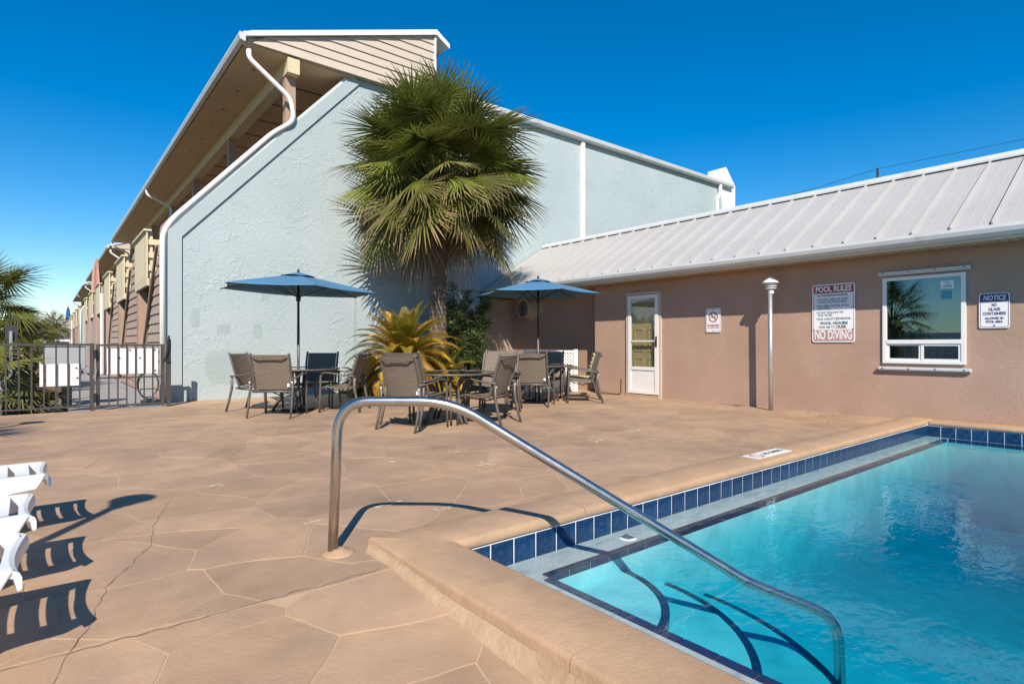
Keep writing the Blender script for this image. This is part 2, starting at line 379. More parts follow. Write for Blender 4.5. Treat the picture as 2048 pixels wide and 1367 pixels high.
deck.add([(1.32, 2.42, -0.002), (10.2, 2.42, -0.002), (10.2, 11.15, -0.002), (1.32, 11.15, -0.002)], [(0, 1, 2, 3)])
deck.add([(1.6, 11.15, -0.002), (10.2, 11.15, -0.002), (10.2, 12.1, -0.002), (1.6, 12.1, -0.002)], [(0, 1, 2, 3)])
deck.add([(-7, 11.15, -0.8), (1.6, 11.15, -0.8), (1.6, 11.15, -0.002), (-7, 11.15, -0.002)], [(0, 1, 2, 3)])
deck = struct(deck.build('pool_deck', 'deck_joint'))

def clip(poly, a, b, c):
    """keep the side a*x+b*y<=c"""
    out = []
    for i in range(len(poly)):
        p, q = poly[i], poly[(i + 1) % len(poly)]
        dp = a * p[0] + b * p[1] - c; dq = a * q[0] + b * q[1] - c
        if dp <= 0: out.append(p)
        if (dp < 0 < dq) or (dq < 0 < dp):
            t = dp / (dp - dq); out.append((p[0] + (q[0] - p[0]) * t, p[1] + (q[1] - p[1]) * t))
    return out
def in_bed(x, y): return y > 10.25 and 4.75 < x < 9.4
BED = (4.75, 9.2, 10.25, 11.9)
def stones():
    rects = [(-1.3, 1.24, 0.7, 2.408), (-1.3, 9.10, 2.424, 11.1)]
    sd = []
    r = random.Random(21)
    # jittered, row-shifted seeds with uneven size
    y = -0.2; row = 0
    while y < 12.2:
        x = -2.2 + r.uniform(0, 0.5); 
        while x < 10.2:
            sd.append((x + r.uniform(-0.3, 0.3), y + r.uniform(-0.27, 0.27)))
            x += r.uniform(0.40, 0.80)
        y += 0.43; row += 1
    meshes = []
    for ri, (x0, x1, y0, y1) in enumerate(rects):
        for (sx, sy) in sd:
            if not (x0 - 0.7 < sx < x1 + 0.7 and y0 - 0.7 < sy < y1 + 0.7): continue
            poly = [(x0, y0), (x1, y0), (x1, y1), (x0, y1)]
            for (qx, qy) in sd:
                dx, dy = qx - sx, qy - sy; d2 = dx * dx + dy * dy
                if d2 < 1e-9 or d2 > 5: continue
                ln = math.sqrt(d2); gap = 0.0045
                poly = clip(poly, dx / ln, dy / ln, (dx * (sx + qx) / 2 + dy * (sy + qy) / 2) / ln - gap)
                if len(poly) < 3: break
            if len(poly) < 3: continue
            ar = 0.5 * abs(sum(poly[i][0] * poly[(i + 1) % len(poly)][1] - poly[(i + 1) % len(poly)][0] * poly[i][1] for i in range(len(poly))))
            if ar < 0.01: continue
            cx_ = sum(p[0] for p in poly) / len(poly); cy_ = sum(p[1] for p in poly) / len(poly)
            if ri == 1 and cx_ > 1.2 and cy_ < 2.76 and ar < 0.02: continue
            if in_bed(cx_, cy_): continue
            meshes.append((ar, cx_, cy_, poly))
    def wob(p):
        n_ = noise.noise_vector(Vector((p[0] * 2.6, p[1] * 2.6, 3.1))); m_ = noise.noise_vector(Vector((p[0] * 8, p[1] * 8, 1.7)))
        return (p[0] + n_.x * 0.06 + m_.x * 0.008, p[1] + n_.y * 0.06 + m_.y * 0.008)
    def solid(poly):
        den = []
        for i in range(len(poly)):
            p, q = poly[i], poly[(i + 1) % len(poly)]; L_ = math.hypot(q[0] - p[0], q[1] - p[1]); k = max(1, int(L_ / 0.08))
            for j in range(k): den.append((p[0] + (q[0] - p[0]) * j / k, p[1] + (q[1] - p[1]) * j / k))
        return [wob(p) for p in den]
    meshes.sort(key=lambda m_: -m_[0] / (1 + (m_[1] ** 2 + m_[2] ** 2) * 0.2))
    rest = MB()
    for k, (ar, cx_, cy_, poly) in enumerate(meshes):
        pp = solid(poly); n_ = len(pp)
        # cut what the coping and pool cover
        if cx_ > 1.2 and cy_ < 2.6:
            pass
        dz = random.Random(k).uniform(-0.0015, 0.001)
        tp = [(x, y, (-0.075 * max(0.0, 2.42 - y)) + dz) for x, y in pp]
        bt = [(x + (x - cx_) * 0.004, y + (y - cy_) * 0.004, z - 0.0025) for x, y, z in tp]
        fs = [tuple(range(n_))] + [(i, n_ + i, n_ + (i + 1) % n_, (i + 1) % n_) for i in range(n_)]
        if k < 300:
            o = MB().add(tp + bt, fs).build('flagstone', 'deck_stone', deck)
        else: rest.add(tp + bt, fs)
    if rest.v: struct(rest.build('flagstone_remainder', 'deck_stone', deck), 'stuff')
stones()

def crack(pts, wid, name, seed, m='crack', z=0.0015, par=None):
    r = random.Random(seed); P = []
    for i in range(len(pts) - 1):
        a, b = Vector((*pts[i], 0)), Vector((*pts[i + 1], 0)); k = max(2, int((b - a).length / 0.05))
        for j in range(k): P.append(a.lerp(b, j / k) + Vector((r.uniform(-.012, .012), r.uniform(-.012, .012), 0)))
    P.append(Vector((*pts[-1], 0)))
    L_, R_ = [], []
    for i, p in enumerate(P):
        d = (P[min(i + 1, len(P) - 1)] - P[max(i - 1, 0)]).normalized(); n_ = Vector((-d.y, d.x, 0)); w_ = wid * r.uniform(0.15, 1.0)
        for lst, s_ in ((L_, 1), (R_, -1)):
            q = p + n_ * w_ * s_ / 2; lst.append((q.x, q.y, (-0.075 * max(0, 2.42 - q.y)) + z))
    k = len(P)
    return MB().add(L_ + R_, [(i, i + 1, k + i + 1, k + i) for i in range(k - 1)]).build(name, m, par or deck)
crack([(1.2, 2.415), (0.55, 2.41), (-0.1, 2.405), (-1.3, 2.41)], 0.009, 'joint_crack', 1)
crack([(0.62, 4.3), (0.5, 3.9), (0.42, 3.45), (0.2, 2.95), (0.12, 2.6), (0.0, 2.2)], 0.005, 'crack', 2)
def flake(x, y, s_, seed):
    r = random.Random(seed); mb = MB()
    for k in range(6):
        a0 = r.uniform(0, 6.28); cx_ = x + r.gauss(0, s_ * .5); cy_ = y + r.gauss(0, s_ * .25); n_ = 9
        pts = [(cx_ + math.cos(a0 + 6.283 * i / n_) * s_ * r.uniform(.08, .4), cy_ + math.sin(a0 + 6.283 * i / n_) * s_ * r.uniform(.05, .22), 0.0022 + k * 0.0002) for i in range(n_)]
        mb.add(pts, [tuple(range(n_))])
    mb.build('bare_patch', 'flake', deck)
for i, (x, y, s_) in enumerate([(1.72, 3.35, .10), (1.2, 3.3, .06), (2.9, 3.95, .12), (3.6, 4.2, .15), (4.6, 4.2, .13), (2.35, 4.55, .1), (5.4, 4.4, .12), (3.1, 4.6, .08), (0.95, 4.6, .08), (1.95, 3.05, .07)]):
    flake(x, y, s_, 40 + i)

# planting bed
bed = MB(); n_ = 18
r = random.Random(5)
V = []
for j in range(7):
    for i in range(n_):
        x = 4.85 + (9.05 - 4.85) * i / (n_ - 1); y = 10.35 + (11.88 - 10.35) * j / 6
        V.append((x, y, 0.03 + 0.05 * math.sin(math.pi * i / (n_ - 1)) * math.sin(math.pi * j / 6) + r.uniform(0, .03)))
bed.add(V, [(j * n_ + i, j * n_ + i + 1, (j + 1) * n_ + i + 1, (j + 1) * n_ + i) for j in range(6) for i in range(n_ - 1)])
struct(bed.build('planting_bed', 'soil'))

# ================================================================== POOL
shell = struct(empty('pool_basin', (5, 0, 0)))
shell.location = (0, 0, 0)
sh = MB()
D0, D1 = -0.80, -1.15
LX, LY, LX1 = 1.97, 2.14, 8.72       # inner edge of the ledge
LZ = -0.15
# walls below the tile, ledge top, ledge risers
def quad(mb, a, b, c, d): mb.add([a, b, c, d], [(0, 1, 2, 3)])
wl = MB()
quad(wl, (PX0, PY1, -.3), (PX1, PY1, -.3), (PX1, PY1, .02), (PX0, PY1, .02))
quad(wl, (PX1, PY1, -.3), (PX1, PY0, -.3), (PX1, PY0, .02), (PX1, PY1, .02))
quad(wl, (PX0, PY0, -.3), (PX0, PY1, -.3), (PX0, PY1, .02), (PX0, PY0, .02))
quad(wl, (PX0, PY0, -2), (PX1, PY0, -2), (PX1, PY0, .02), (PX0, PY0, .02))
wl.build('pool_wall', 'grout', shell)
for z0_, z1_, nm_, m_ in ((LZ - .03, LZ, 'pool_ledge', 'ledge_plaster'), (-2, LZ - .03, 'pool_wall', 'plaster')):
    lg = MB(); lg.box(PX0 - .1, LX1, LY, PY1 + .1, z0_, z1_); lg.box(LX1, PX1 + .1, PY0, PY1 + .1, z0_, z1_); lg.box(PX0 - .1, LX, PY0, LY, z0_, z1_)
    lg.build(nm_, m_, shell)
fl = MB(); nx, ny = 14, 12; V = []
for j in range(ny + 1):
    for i in range(nx + 1):
        x = PX0 + (PX1 - PX0) * i / nx; y = PY0 + (PY1 - PY0) * j / ny
        V.append((x, y, D0 + (D1 - D0) * min(1, max(0, (x - 3.2) / 4.5))))
fl.add(V, [(j * (nx + 1) + i, j * (nx + 1) + i + 1, (j + 1) * (nx + 1) + i + 1, (j + 1) * (nx + 1) + i) for j in range(ny) for i in range(nx)])
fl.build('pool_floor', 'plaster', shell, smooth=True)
# curved corner steps round the ledge corner
CXs, CYs = LX - 0.02, LY + 0.02
for k, (rad, z) in enumerate(((0.62, -0.26), (1.02, -0.44), (1.44, -0.62))):
    n_ = 28; poly = [(CXs, CYs, z)]
    for i in range(n_ + 1):
        a = -math.pi / 2 * i / n_; poly.append((CXs + rad * math.cos(a), CYs + rad * math.sin(a), z))
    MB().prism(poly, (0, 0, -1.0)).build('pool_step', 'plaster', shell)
    st = MB(); V = []
    for i in range(n_ + 1):
        a = -math.pi / 2 * i / n_
        for rr, zz in ((rad - 0.035, z + 0.004), (rad + 0.004, z + 0.004), (rad + 0.004, z - 0.03)):
            V.append((CXs + rr * math.cos(a), CYs + rr * math.sin(a), zz))
    st.add(V, [(i * 3 + j, i * 3 + j + 1, i * 3 + j + 4, i * 3 + j + 3) for i in range(n_) for j in range(2)])
    st.build('step_nosing', 'nosing_tile', shell)
# blue waterline tiles
tile_y = MB().box(0, 0.148, -0.003, 0.0, -0.165, -0.013).mesh('pool_tile', 'tile_blue')     # faces -Y
tile_x = MB().box(-0.003, 0.0, 0, 0.148, -0.165, -0.013).mesh('pool_tile', 'tile_blue')     # faces -X
tile_x2 = MB().box(0.0, 0.003, 0, 0.148, -0.165, -0.013).mesh('pool_tile', 'tile_blue')
x = PX1 - 0.152
while x > PX0:
    o = put('pool_tile', tile_y, shell); o.location = (x, PY1, -0.004); x -= 0.1565
bx('pool_tile', 'tile_blue', shell, PX0 + .004, x + .148, PY1 - .003, PY1, -.169, -.017)
y = PY1 - 0.152
for k in range(30):
    o = put('pool_tile', tile_x, shell); o.location = (PX1, y, -0.004)
    if k < 18:
        o = put('pool_tile', tile_x2, shell); o.location = (PX0, y, -0.004)
    y -= 0.1565
# dark nosing tiles along the ledge
nos_y = MB().box(0, 0.15, 0, 0.045, -0.03, 0.006).mesh('ledge_nosing', 'nosing_tile')
nos_x = MB().box(0, 0.045, 0, 0.15, -0.03, 0.006).mesh('ledge_nosing', 'nosing_tile')
x = LX + .002
while x + .15 < LX1:
    o = put('ledge_nosing', nos_y, shell); o.location = (x, LY - 0.004, LZ); x += 0.1565
y = LY - 0.17
for k in range(24):
    o = put('ledge_nosing', nos_x, shell); o.location = (LX - 0.041, y, LZ)
    o = put('ledge_nosing', nos_x, shell); o.location = (LX1 - 0.004, y, LZ)
    y -= 0.1565
# small grated fitting on the ledge
dr = MB().lathe([(0.001, 0.006), (0.05, 0.006), (0.055, 0.0), (0.055, -0.01)], 16)
d_ = dr.build('ledge_drain', 'white_plastic', shell); d_.location = (2.75, 2.27, LZ)
sl = MB()
for i in range(6): sl.box(-0.035, 0.035, -0.034 + i * 0.0125, -0.028 + i * 0.0125, 0.0065, 0.0085)
o = sl.build('drain_slot', 'black_metal', d_)

# water body
wb = MB(); wb.box(PX0 - .02, PX1 + .02, PY0 - .02, PY1 + .02, -1.9, WATER)
water = struct(wb.build('water', 'pool_water'))

# coping, stone by stone
cop = struct(empty('pool_coping'))
def coping(p0, p1, inward, width, name='coping_stone', seed=0, mit0=0, mit1=0):
    """p0-p1 runs along the OUTER edge, inward = unit vector to the pool"""
    p0, p1, iv = Vector((*p0, 0)), Vector((*p1, 0)), Vector((*inward, 0)); d = (p1 - p0); L_ = d.length; d.normalize()
    prof = [(0, -.5), (0, .030), (.006, .043), (.018, .050), (width * .5, .051), (width - .018, .050), (width - .002, .044), (width + .010, .030), (width + .012, .002), (width + .004, -.008), (width - .025, -.010), (width - .025, -.5)]
    r = random.Random(seed); t = 0
    while t < L_ - 0.01:
        e = min(L_, t + r.uniform(0.85, 1.25))
        if L_ - e < 0.4: e = L_
        a, b = t + (0.003 if t > 0 else 0), e - (0.003 if e < L_ else 0); k = max(2, int((b - a) / 0.06)); V = []; m_ = len(prof)
        for i in range(k + 1):
            for (u, z) in prof:
                s_ = a + (b - a) * i / k
                if t == 0 and mit0: s_ = max(s_, u * mit0)
                if e == L_ and mit1: s_ = min(s_, L_ - u * mit1)
                q = p0 + d * s_ + iv * u
                w_ = noise.noise(Vector((q.x * 3, q.y * 3, z * 9 + seed))) * 0.003 if z > -.4 else 0
                q2 = q + iv * w_ * (1 if u > width * .5 else -1)
                V.append((q2.x, q2.y, z + noise.noise(Vector((q.x * 5, q.y * 5, 2.2))) * 0.002))
        F = [(i * m_ + j, (i + 1) * m_ + j, (i + 1) * m_ + (j + 1) % m_, i * m_ + (j + 1) % m_) for i in range(k) for j in range(m_)]
        F += [tuple(range(m_)), tuple(range(k * m_, (k + 1) * m_))[::-1]]
        MB().add(V, F).build(name, 'coping', cop, smooth=False)
        t = e
coping((1.27, -5.0), (1.27, 2.72), (1, 0), 0.315, seed=1, mit1=1.05)
coping((1.27, 2.72), (9.13, 2.72), (0, -1), 0.33, seed=2, mit0=0.955)
coping((9.13, 2.36), (9.13, -5.0), (-1, 0), 0.29, seed=3)
for o in list(cop.children):
    me = o.data; me.shade_smooth()
    try: me.set_sharp_from_angle(angle=R(50))
    except Exception: pass
# rough concrete flare under the front coping
ap = MB(); k = 60; V = []
for i in range(k + 1):
    y = -4 + (2.66 + 4) * i / k; zz = -0.075 * max(0, 2.42 - y); nn = noise.noise(Vector((y * 4, 0, 0))) * 0.012
    V += [(1.268, y, min(.0, zz + .1)), (1.255 + nn * .5, y, zz + .045), (1.235 + nn, y, zz + .006), (1.215 + nn, y, zz - .02)]
ap.add(V, [(i * 4 + j, i * 4 + j + 1, i * 4 + j + 5, i * 4 + j + 4) for i in range(k) for j in range(3)])
ap.build('coping_footing', 'coping_side', cop, smooth=True)

# no-diving tile set in the coping
ndm = empty('no_diving_tile', (5.02, 2.55, 0.0515)); ndm.rotation_euler = (0, 0, 0)
tag(ndm, 'white ceramic marker tile with red ring and black lettering set in the pool coping', 'marker')
bx('tile_plate', 'sign_white', ndm, -.30, .30, -.075, .075, 0, .004)
ring = MB(); n_ = 28
V = [(-.19 + rr * math.cos(2 * math.pi * i / n_), rr * math.sin(2 * math.pi * i / n_), .0048) for rr in (.05, .064) for i in range(n_)]
ring.add(V, [(i, (i + 1) % n_, n_ + (i + 1) % n_, n_ + i) for i in range(n_)])
ring.add([(-.235, .035, .005), (-.225, .043, .005), (-.145, -.035, .005), (-.155, -.043, .005)], [(0, 1, 2, 3)])
ring.build('red_ring', 'sign_red', ndm)

# lettering helper -------------------------------------------------
def text_mesh(body, size, bold=0.0, align='CENTER', sx=1.0, spacing=1.0, shear=0.0):
    cu = bpy.data.curves.new('lettering', 'FONT'); cu.body = body; cu.size = size; cu.align_x = align; cu.align_y = 'CENTER'
    cu.offset = bold; cu.space_character = spacing; cu.shear = shear; cu.resolution_u = 4
    o = bpy.data.objects.new('lettering', cu); col.objects.link(o)
    dg = bpy.context.evaluated_depsgraph_get(); me = bpy.data.meshes.new_from_object(o.evaluated_get(dg))
    col.objects.unlink(o); bpy.data.objects.remove(o)
    me.transform(Matrix.Diagonal((sx, 1, 1, 1))); me.name = 'lettering'
    return me
def lettering(parent, body, x, y, size, m, z=0.003, bold=0.0, align='CENTER', sx=1.0, spacing=1.0, fit=None, shear=0.0):
    me = text_mesh(body, size, bold, align, sx, spacing, shear)
    if fit:
        xs_ = [v.co.x for v in me.vertices]; wd = max(xs_) - min(xs_); me.transform(Matrix.Diagonal((fit / wd, 1, 1, 1)))
    me.materials.clear(); me.materials.append(MATS[m])
    o = bpy.data.objects.new('lettering', me); col.objects.link(o); o.parent = parent; o.location = (x, y, z); return o
lettering(ndm, 'NO DIVING', .09, .0, .075, 'sign_black', z=.0048, bold=.003, fit=.33)

WALLROT = Matrix(((0, 0, -1), (-1, 0, 0), (0, 1, 0)))      # local x -> -Y, local y -> up, local z -> -X (faces the pool)
def wall_empty(name, y, z, x=WX):
    o = empty(name, (x, y, z)); o.rotation_euler = WALLROT.to_euler(); return o
def rrect(w_, h_, r_, z0, z1, n=5, cx=0, cy=0):
    pts = []
    for (sx, sy, a0) in ((1, 1, 0), (-1, 1, 90), (-1, -1, 180), (1, -1, 270)):
        for i in range(n + 1):
            a = R(a0 + 90 * i / n); pts.append((cx + sx * (w_ / 2 - r_) + r_ * math.cos(a), cy + sy * (h_ / 2 - r_) + r_ * math.sin(a), z0))
    return MB().prism(pts, (0, 0, z1 - z0))

# ================================================================== POOL HOUSE
house = empty('pool_house', (WX, 5, 0))
tag(house, 'low tan stucco pool house with white ribbed metal roof beside the pool', 'building')
house.location = (0, 0, 0)
DY0, DY1, DZ1 = 6.71, 7.55, 2.06       # door opening
VY0, VY1, VZ0, VZ1 = 2.04, 2.98, 0.77, 1.955   # window opening
HT = 2.36; B = WX + 0.2
wm = MB()
wm.box(WX, B, DY1, 8.43, -.4, HT); wm.box(WX, B, DY0, DY1, DZ1, HT); wm.box(WX, B, VY1, DY0, -.4, HT)
wm.box(WX, B, VY0, VY1, VZ1, HT); wm.box(WX, B, VY0, VY1, -.4, VZ0); wm.box(WX, B, -6, VY0, -.4, HT)
wm.box(9.55, 9.75, 8.43, 11.88, -.4, HT); wm.box(B, 9.75, 8.33, 8.43, -.4, HT)
wm.build('wall', 'tan_stucco', house)
bw = MB().box(8.62, 9.55, 11.72, 11.88, -.1, 2.2)
bw.box(8.60, 9.55, 11.70, 11.88, 1.80, 1.83)
bw.build('wall_return', 'beige_stucco', house)
# interior, dark
im = MB(); im.box(11.9, 12.0, -6, 11.8, -.3, HT); im.box(B, 12, -6.1, -6, -.3, HT); im.box(B, 12, -6, 11.8, -.35, -.3); im.box(B, 12, -6, 11.8, HT, HT + .03)
im.build('interior', 'dark_room', house)
# roof: one standing-seam panel after another
EX, EZ, RX, RZ = 8.68, 2.44, 10.80, 3.74
sl_ = (RZ - EZ) / (RX - EX); nrm = Vector((-sl_, 0, 1)).normalized(); PW = 0.407
def roof_panel_mesh():
    prof = [(0, 0), (0.0, .038), (0.016, .040), (0.020, .004), (.135, .002), (.145, .0045), (.155, .002), (.265, .002), (.275, .0045), (.285, .002), (PW - .002, .002), (PW - .002, -.012), (0, -.012)]
    a = Vector((EX, 0, EZ)); b = Vector((RX, 0, RZ)); V = []
    for P_ in (a, b):
        for (u, hh) in prof: V.append(P_ + Vector((0, u, 0)) + nrm * hh)
    m_ = len(prof)
    return MB().add(V, [(j, (j + 1) % m_, m_ + (j + 1) % m_, m_ + j) for j in range(m_)] + [tuple(range(m_))[::-1], tuple(range(m_, 2 * m_))]).mesh('roof_panel', 'roof_metal')
rpm = roof_panel_mesh(); y = 11.86 - PW
while y > -6:
    o = put('roof_panel', rpm, house); o.location = (0, y, 0); y -= PW
MB().prism([(RX, -6, RZ), (RX + 2.4, -6, EZ - .1), (RX + 2.4, -6, EZ - .2), (RX, -6, RZ - .1)], (0, 17.86, 0)).build('back_roof', 'roof_metal', house)
rc = MB(); rc.prism([(RX - .13, 0, RZ - .045), (RX - .13, 0, RZ - .02), (RX, 0, RZ + .075), (RX + .13, 0, RZ - .02), (RX + .13, 0, RZ - .045), (RX, 0, RZ + .05)], (0, 17.8, 0))
o = rc.build('ridge_cap', 'white_gutter', house); o.location = (0, -5.95, 0)
MB().box(EX - .012, EX + .02, -6, 11.84, EZ - .05, EZ - .004).build('drip_edge', 'dark_edge', house)
# gutter with real profile
gp = [(8.72, 2.41), (8.59, 2.43), (8.585, 2.39), (8.60, 2.34), (8.64, 2.30), (8.72, 2.30), (8.72, 2.315), (8.65, 2.318), (8.615, 2.35), (8.605, 2.39), (8.605, 2.415), (8.705, 2.395)]
MB().prism([(x, -6, z) for x, z in gp], (0, 17.8, 0)).build('gutter', 'white_gutter', house)
MB().box(8.722, 8.75, -6, 11.86, 2.27, 2.42).build('fascia', 'white_gutter', house)
sf = MB(); y = -6.0
while y < 11.8:
    sf.box(8.752, WX, y, y + .088, 2.286, 2.30); y += .1
sf.box(8.752, 9.56, -6, 11.86, 2.302, 2.32); sf.box(9.14, 9.55, 8.45, 11.86, 2.286, 2.30)
sf.build('soffit', 'soffit', house)

# storm door with a panelled door behind it
dr_ = MB()
dr_.box(9.10, 9.2, DY0 - .0, DY0 + .05, 0.0, DZ1); dr_.box(9.10, 9.2, DY1 - .05, DY1, 0.0, DZ1); dr_.box(9.10, 9.2, DY0 + .05, DY1 - .05, DZ1 - .05, DZ1)
door = dr_.build('door', 'cream_siding', house)
def dbox(name, m, *a, bevel=.004): return bx(name, m, door, *a, bevel=bevel)
a0, a1 = DY0 + .055, DY1 - .055
st = MB(); st.box(9.085, 9.12, a0, a0 + .075, .07, 2.0); st.box(9.085, 9.12, a1 - .075, a1, .07, 2.0)
st.box(9.085, 9.12, a0 + .075, a1 - .075, 1.93, 2.0); st.box(9.085, 9.12, a0 + .075, a1 - .075, 1.09, 1.115)
st.box(9.085, 9.12, a0 + .075, a1 - .075, .535, .60); st.box(9.085, 9.12, a0 + .075, a1 - .075, .07, .13)
st.build('screen_door_frame', 'white_paint', door)
dbox('kick_panel', 'white_paint', 9.10, 9.115, a0 + .075, a1 - .075, .13, .535)
for z0, z1 in ((.60, 1.09), (1.115, 1.93)): bx('pane', 'door_glass', door, 9.102, 9.106, a0 + .075, a1 - .075, z0, z1)
bx('threshold', 'deck_joint', door, 9.06, 9.2, DY0 + .02, DY1 - .02, .0, .05)
hd = MB(); hd.tube([(9.075, a0 + .035, 1.16), (9.06, a0 + .035, 1.13), (9.06, a0 + .035, 1.04), (9.078, a0 + .035, 1.0)], .008, 6); hd.box(9.075, 9.086, a0 + .02, a0 + .05, .99, 1.19)
hd.build('handle', 'black_metal', door)
inn = MB(); inn.box(9.19, 9.23, DY0 + .05, DY1 - .05, .02, 2.02); dp = inn.build('inner_door', 'door_cream', door)
for (z0, z1) in ((.2, .78), (.9, 1.35), (1.47, 1.85)):
    for (y0, y1) in ((DY0 + .14, DY0 + .36), (DY0 + .47, DY0 + .70)):
        f = MB(); f.box(9.178, 9.19, y0, y1, z0, z0 + .025); f.box(9.178, 9.19, y0, y1, z1 - .025, z1); f.box(9.178, 9.19, y0, y0 + .025, z0 + .025, z1 - .025); f.box(9.178, 9.19, y1 - .025, y1, z0 + .025, z1 - .025)
        f.box(9.183, 9.19, y0 + .05, y1 - .05, z0 + .05, z1 - .05)
        f.build('door_panel', 'door_cream', door)

# window
wf = MB(); t_ = .05
wf.box(9.11, 9.18, VY0, VY0 + t_, VZ0, VZ1); wf.box(9.11, 9.18, VY1 - t_, VY1, VZ0, VZ1); wf.box(9.11, 9.18, VY0 + t_, VY1 - t_, VZ1 - .045, VZ1)
wf.box(9.11, 9.18, VY0 + t_, VY1 - t_, VZ0, VZ0 + .04); wf.box(9.105, 9.18, VY0 + t_, VY1 - t_, 1.04, 1.095)
window = wf.build('window', 'white_paint', house, bevel=.003)
ym = (VY0 + VY1) / 2
sf2 = MB()
for (y0, y1, xx) in ((VY0 + t_, ym + .015, 9.118), (ym - .015 + .03, VY1 - t_, 9.126)):
    sf2.box(xx, xx + .03, y0, y0 + .028, VZ0 + .04, 1.04); sf2.box(xx, xx + .03, y1 - .028, y1, VZ0 + .04, 1.04)
    sf2.box(xx, xx + .03, y0 + .028, y1 - .028, VZ0 + .04, VZ0 + .07); sf2.box(xx, xx + .03, y0 + .028, y1 - .028, 1.012, 1.04)
sf2.build('sliding_sash', 'white_paint', window)
bx('pane', 'window_glass', window, 9.135, 9.139, VY0 + t_, VY1 - t_, 1.095, VZ1 - .045)
bx('pane', 'window_glass', window, 9.135, 9.139, VY0 + t_, ym, VZ0 + .045, 1.03)
bx('pane', 'window_glass', window, 9.143, 9.147, ym, VY1 - t_, VZ0 + .045, 1.03)
for nm, z0, z1 in (('head_trim', 2.0, 2.035), ('sill', .685, .72)):
    tm = MB(); tm.box(9.085, 9.139, 1.985, 3.03, z0, z1); tm.box(9.10, 9.139, 1.985, 3.03, z0 - .015, z0)
    tr_ = tm.build(nm, 'white_gutter', window, bevel=.004)
    for yb in (2.05, 2.36, 2.66, 2.97): MB().lathe([(.008, 0), (.008, .006), (.001, .008)], 8).build('bolt', 'dark_edge', tr_).matrix_local = Matrix.Translation((9.085, yb, (z0 + z1) / 2)) @ WALLROT.to_4x4()
for i in range(9):
    y = VY0 + .06 + i * .098
    sv = MB().add([(9.28, y, .80), (9.31, y + .088, .80), (9.31, y + .088, 1.93), (9.28, y, 1.93)], [(0, 1, 2, 3)])
    if i < 7: sv.build('blind_slat', 'blind', window)
wi = wall_empty('wifi_sticker', 2.24, 1.81, 9.1335)
tag(wi, 'small white wireless internet sticker on the window glass', 'sticker')
rrect(.14, .10, .004, 0, .0008).build('sticker_sheet', 'sign_white', wi)
lettering(wi, 'WiFi', 0, -.024, .05, 'sticker_blue', z=.0014, bold=.0015)
aw = MB()
for rr in (.012, .024, .036):
    V = [((rr + dr2) * math.cos(R(45 + 90 * i / 8)), -.005 + (rr + dr2) * math.sin(R(45 + 90 * i / 8)), .0014) for dr2 in (0, .006) for i in range(9)]
    aw.add(V, [(i, i + 1, 10 + i, 9 + i) for i in range(8)])
aw.build('wave_mark', 'sticker_blue', wi)
w2 = wall_empty('window_notice', 2.25, 1.68, 9.1335)
tag(w2, 'small pale blue paper notice on the window glass under the white sticker', 'notice')
rrect(.12, .11, .003, 0, .0008).build('paper', 'sticker_blue', w2)

# wall signs -------------------------------------------------------
def sign_base(name, y, z, w_, h_, label, border, inset=.018):
    s_ = wall_empty(name, y, z, WX - .012); tag(s_, label, 'sign')
    rrect(w_, h_, .035 if w_ > .4 else .025, 0, .004).build('plate', 'sign_white', s_)
    # border line
    n_ = 6; o1 = []; o2 = []
    for lst, ww, hh, rr in ((o1, w_ - 2 * inset, h_ - 2 * inset, .022), (o2, w_ - 2 * inset - .012, h_ - 2 * inset - .012, .017)):
        for (sx, sy, b0) in ((1, 1, 0), (-1, 1, 90), (-1, -1, 180), (1, -1, 270)):
            for i in range(n_ + 1):
                a = R(b0 + 90 * i / n_); lst.append((sx * (ww / 2 - rr) + rr * math.cos(a), sy * (hh / 2 - rr) + rr * math.sin(a), .0046))
    k = len(o1)
    MB().add(o1 + o2, [(i, (i + 1) % k, k + (i + 1) % k, k + i) for i in range(k)]).build('border', border, s_)
    return s_
def bolt_at(s_, x, y): 
    o = MB().lathe([(.009, 0), (.009, .004), (.001, .006)], 8).build('bolt', 'dark_edge', s_); o.location = (x, y, .004)
# pool rules
pr = sign_base('pool_rules_sign', 3.635, 1.50, .60, .87, 'large pool rules sign with red heading and faded no diving band', 'sign_red')
rrect(.555, .115, .02, .0047, .0053, cy=.357).build('heading_band', 'sign_red', pr)
lettering(pr, 'POOL RULES', 0, .357, .115, 'sign_white', z=.006, bold=.004, fit=.50)
rows = [('• SHOWER BEFORE ENTERING.', .265, .455), ('• NO FOOD, DRINK OR GLASS', .205, .445), ('   IN POOL OR ON POOL DECK.', .165, .435), ('• NO ANIMALS IN POOL OR ON', .108, .46),
        ('   POOL DECK.', .068, .21), ('• DO NOT SWALLOW THE', .008, .385), ('   POOL WATER.', -.032, .235), ('• POOL CAPACITY', -.088, .275)]
for (tx, yy, wd) in rows:
    lettering(pr, tx.strip(), -.245 + (.03 if tx.startswith(' ') else 0) + (wd - (.03 if tx.startswith(' ') else 0)) / 2, yy, .043, 'sign_teal', z=.0052, bold=.0012, fit=wd - (.03 if tx.startswith(' ') else 0))
lettering(pr, '11', .058, -.088, .046, 'sign_black', z=.0052, bold=.004)
lettering(pr, 'PERSONS.', .165, -.086, .043, 'sign_teal', z=.0052, bold=.0012, fit=.155)
lettering(pr, 'POOL HOURS', .01, -.152, .052, 'sign_teal', z=.0052, bold=.003, fit=.385)
lettering(pr, '10:00 AM TO', -.09, -.21, .050, 'sign_teal', z=.0052, bold=.001, fit=.235)
lettering(pr, 'DUSK', .115, -.208, .062, 'sign_black', z=.0052, bold=.002, fit=.14)
rrect(.555, .165, .02, .0047, .0053, cy=-.332).build('warning_band', 'sign_faded', pr)
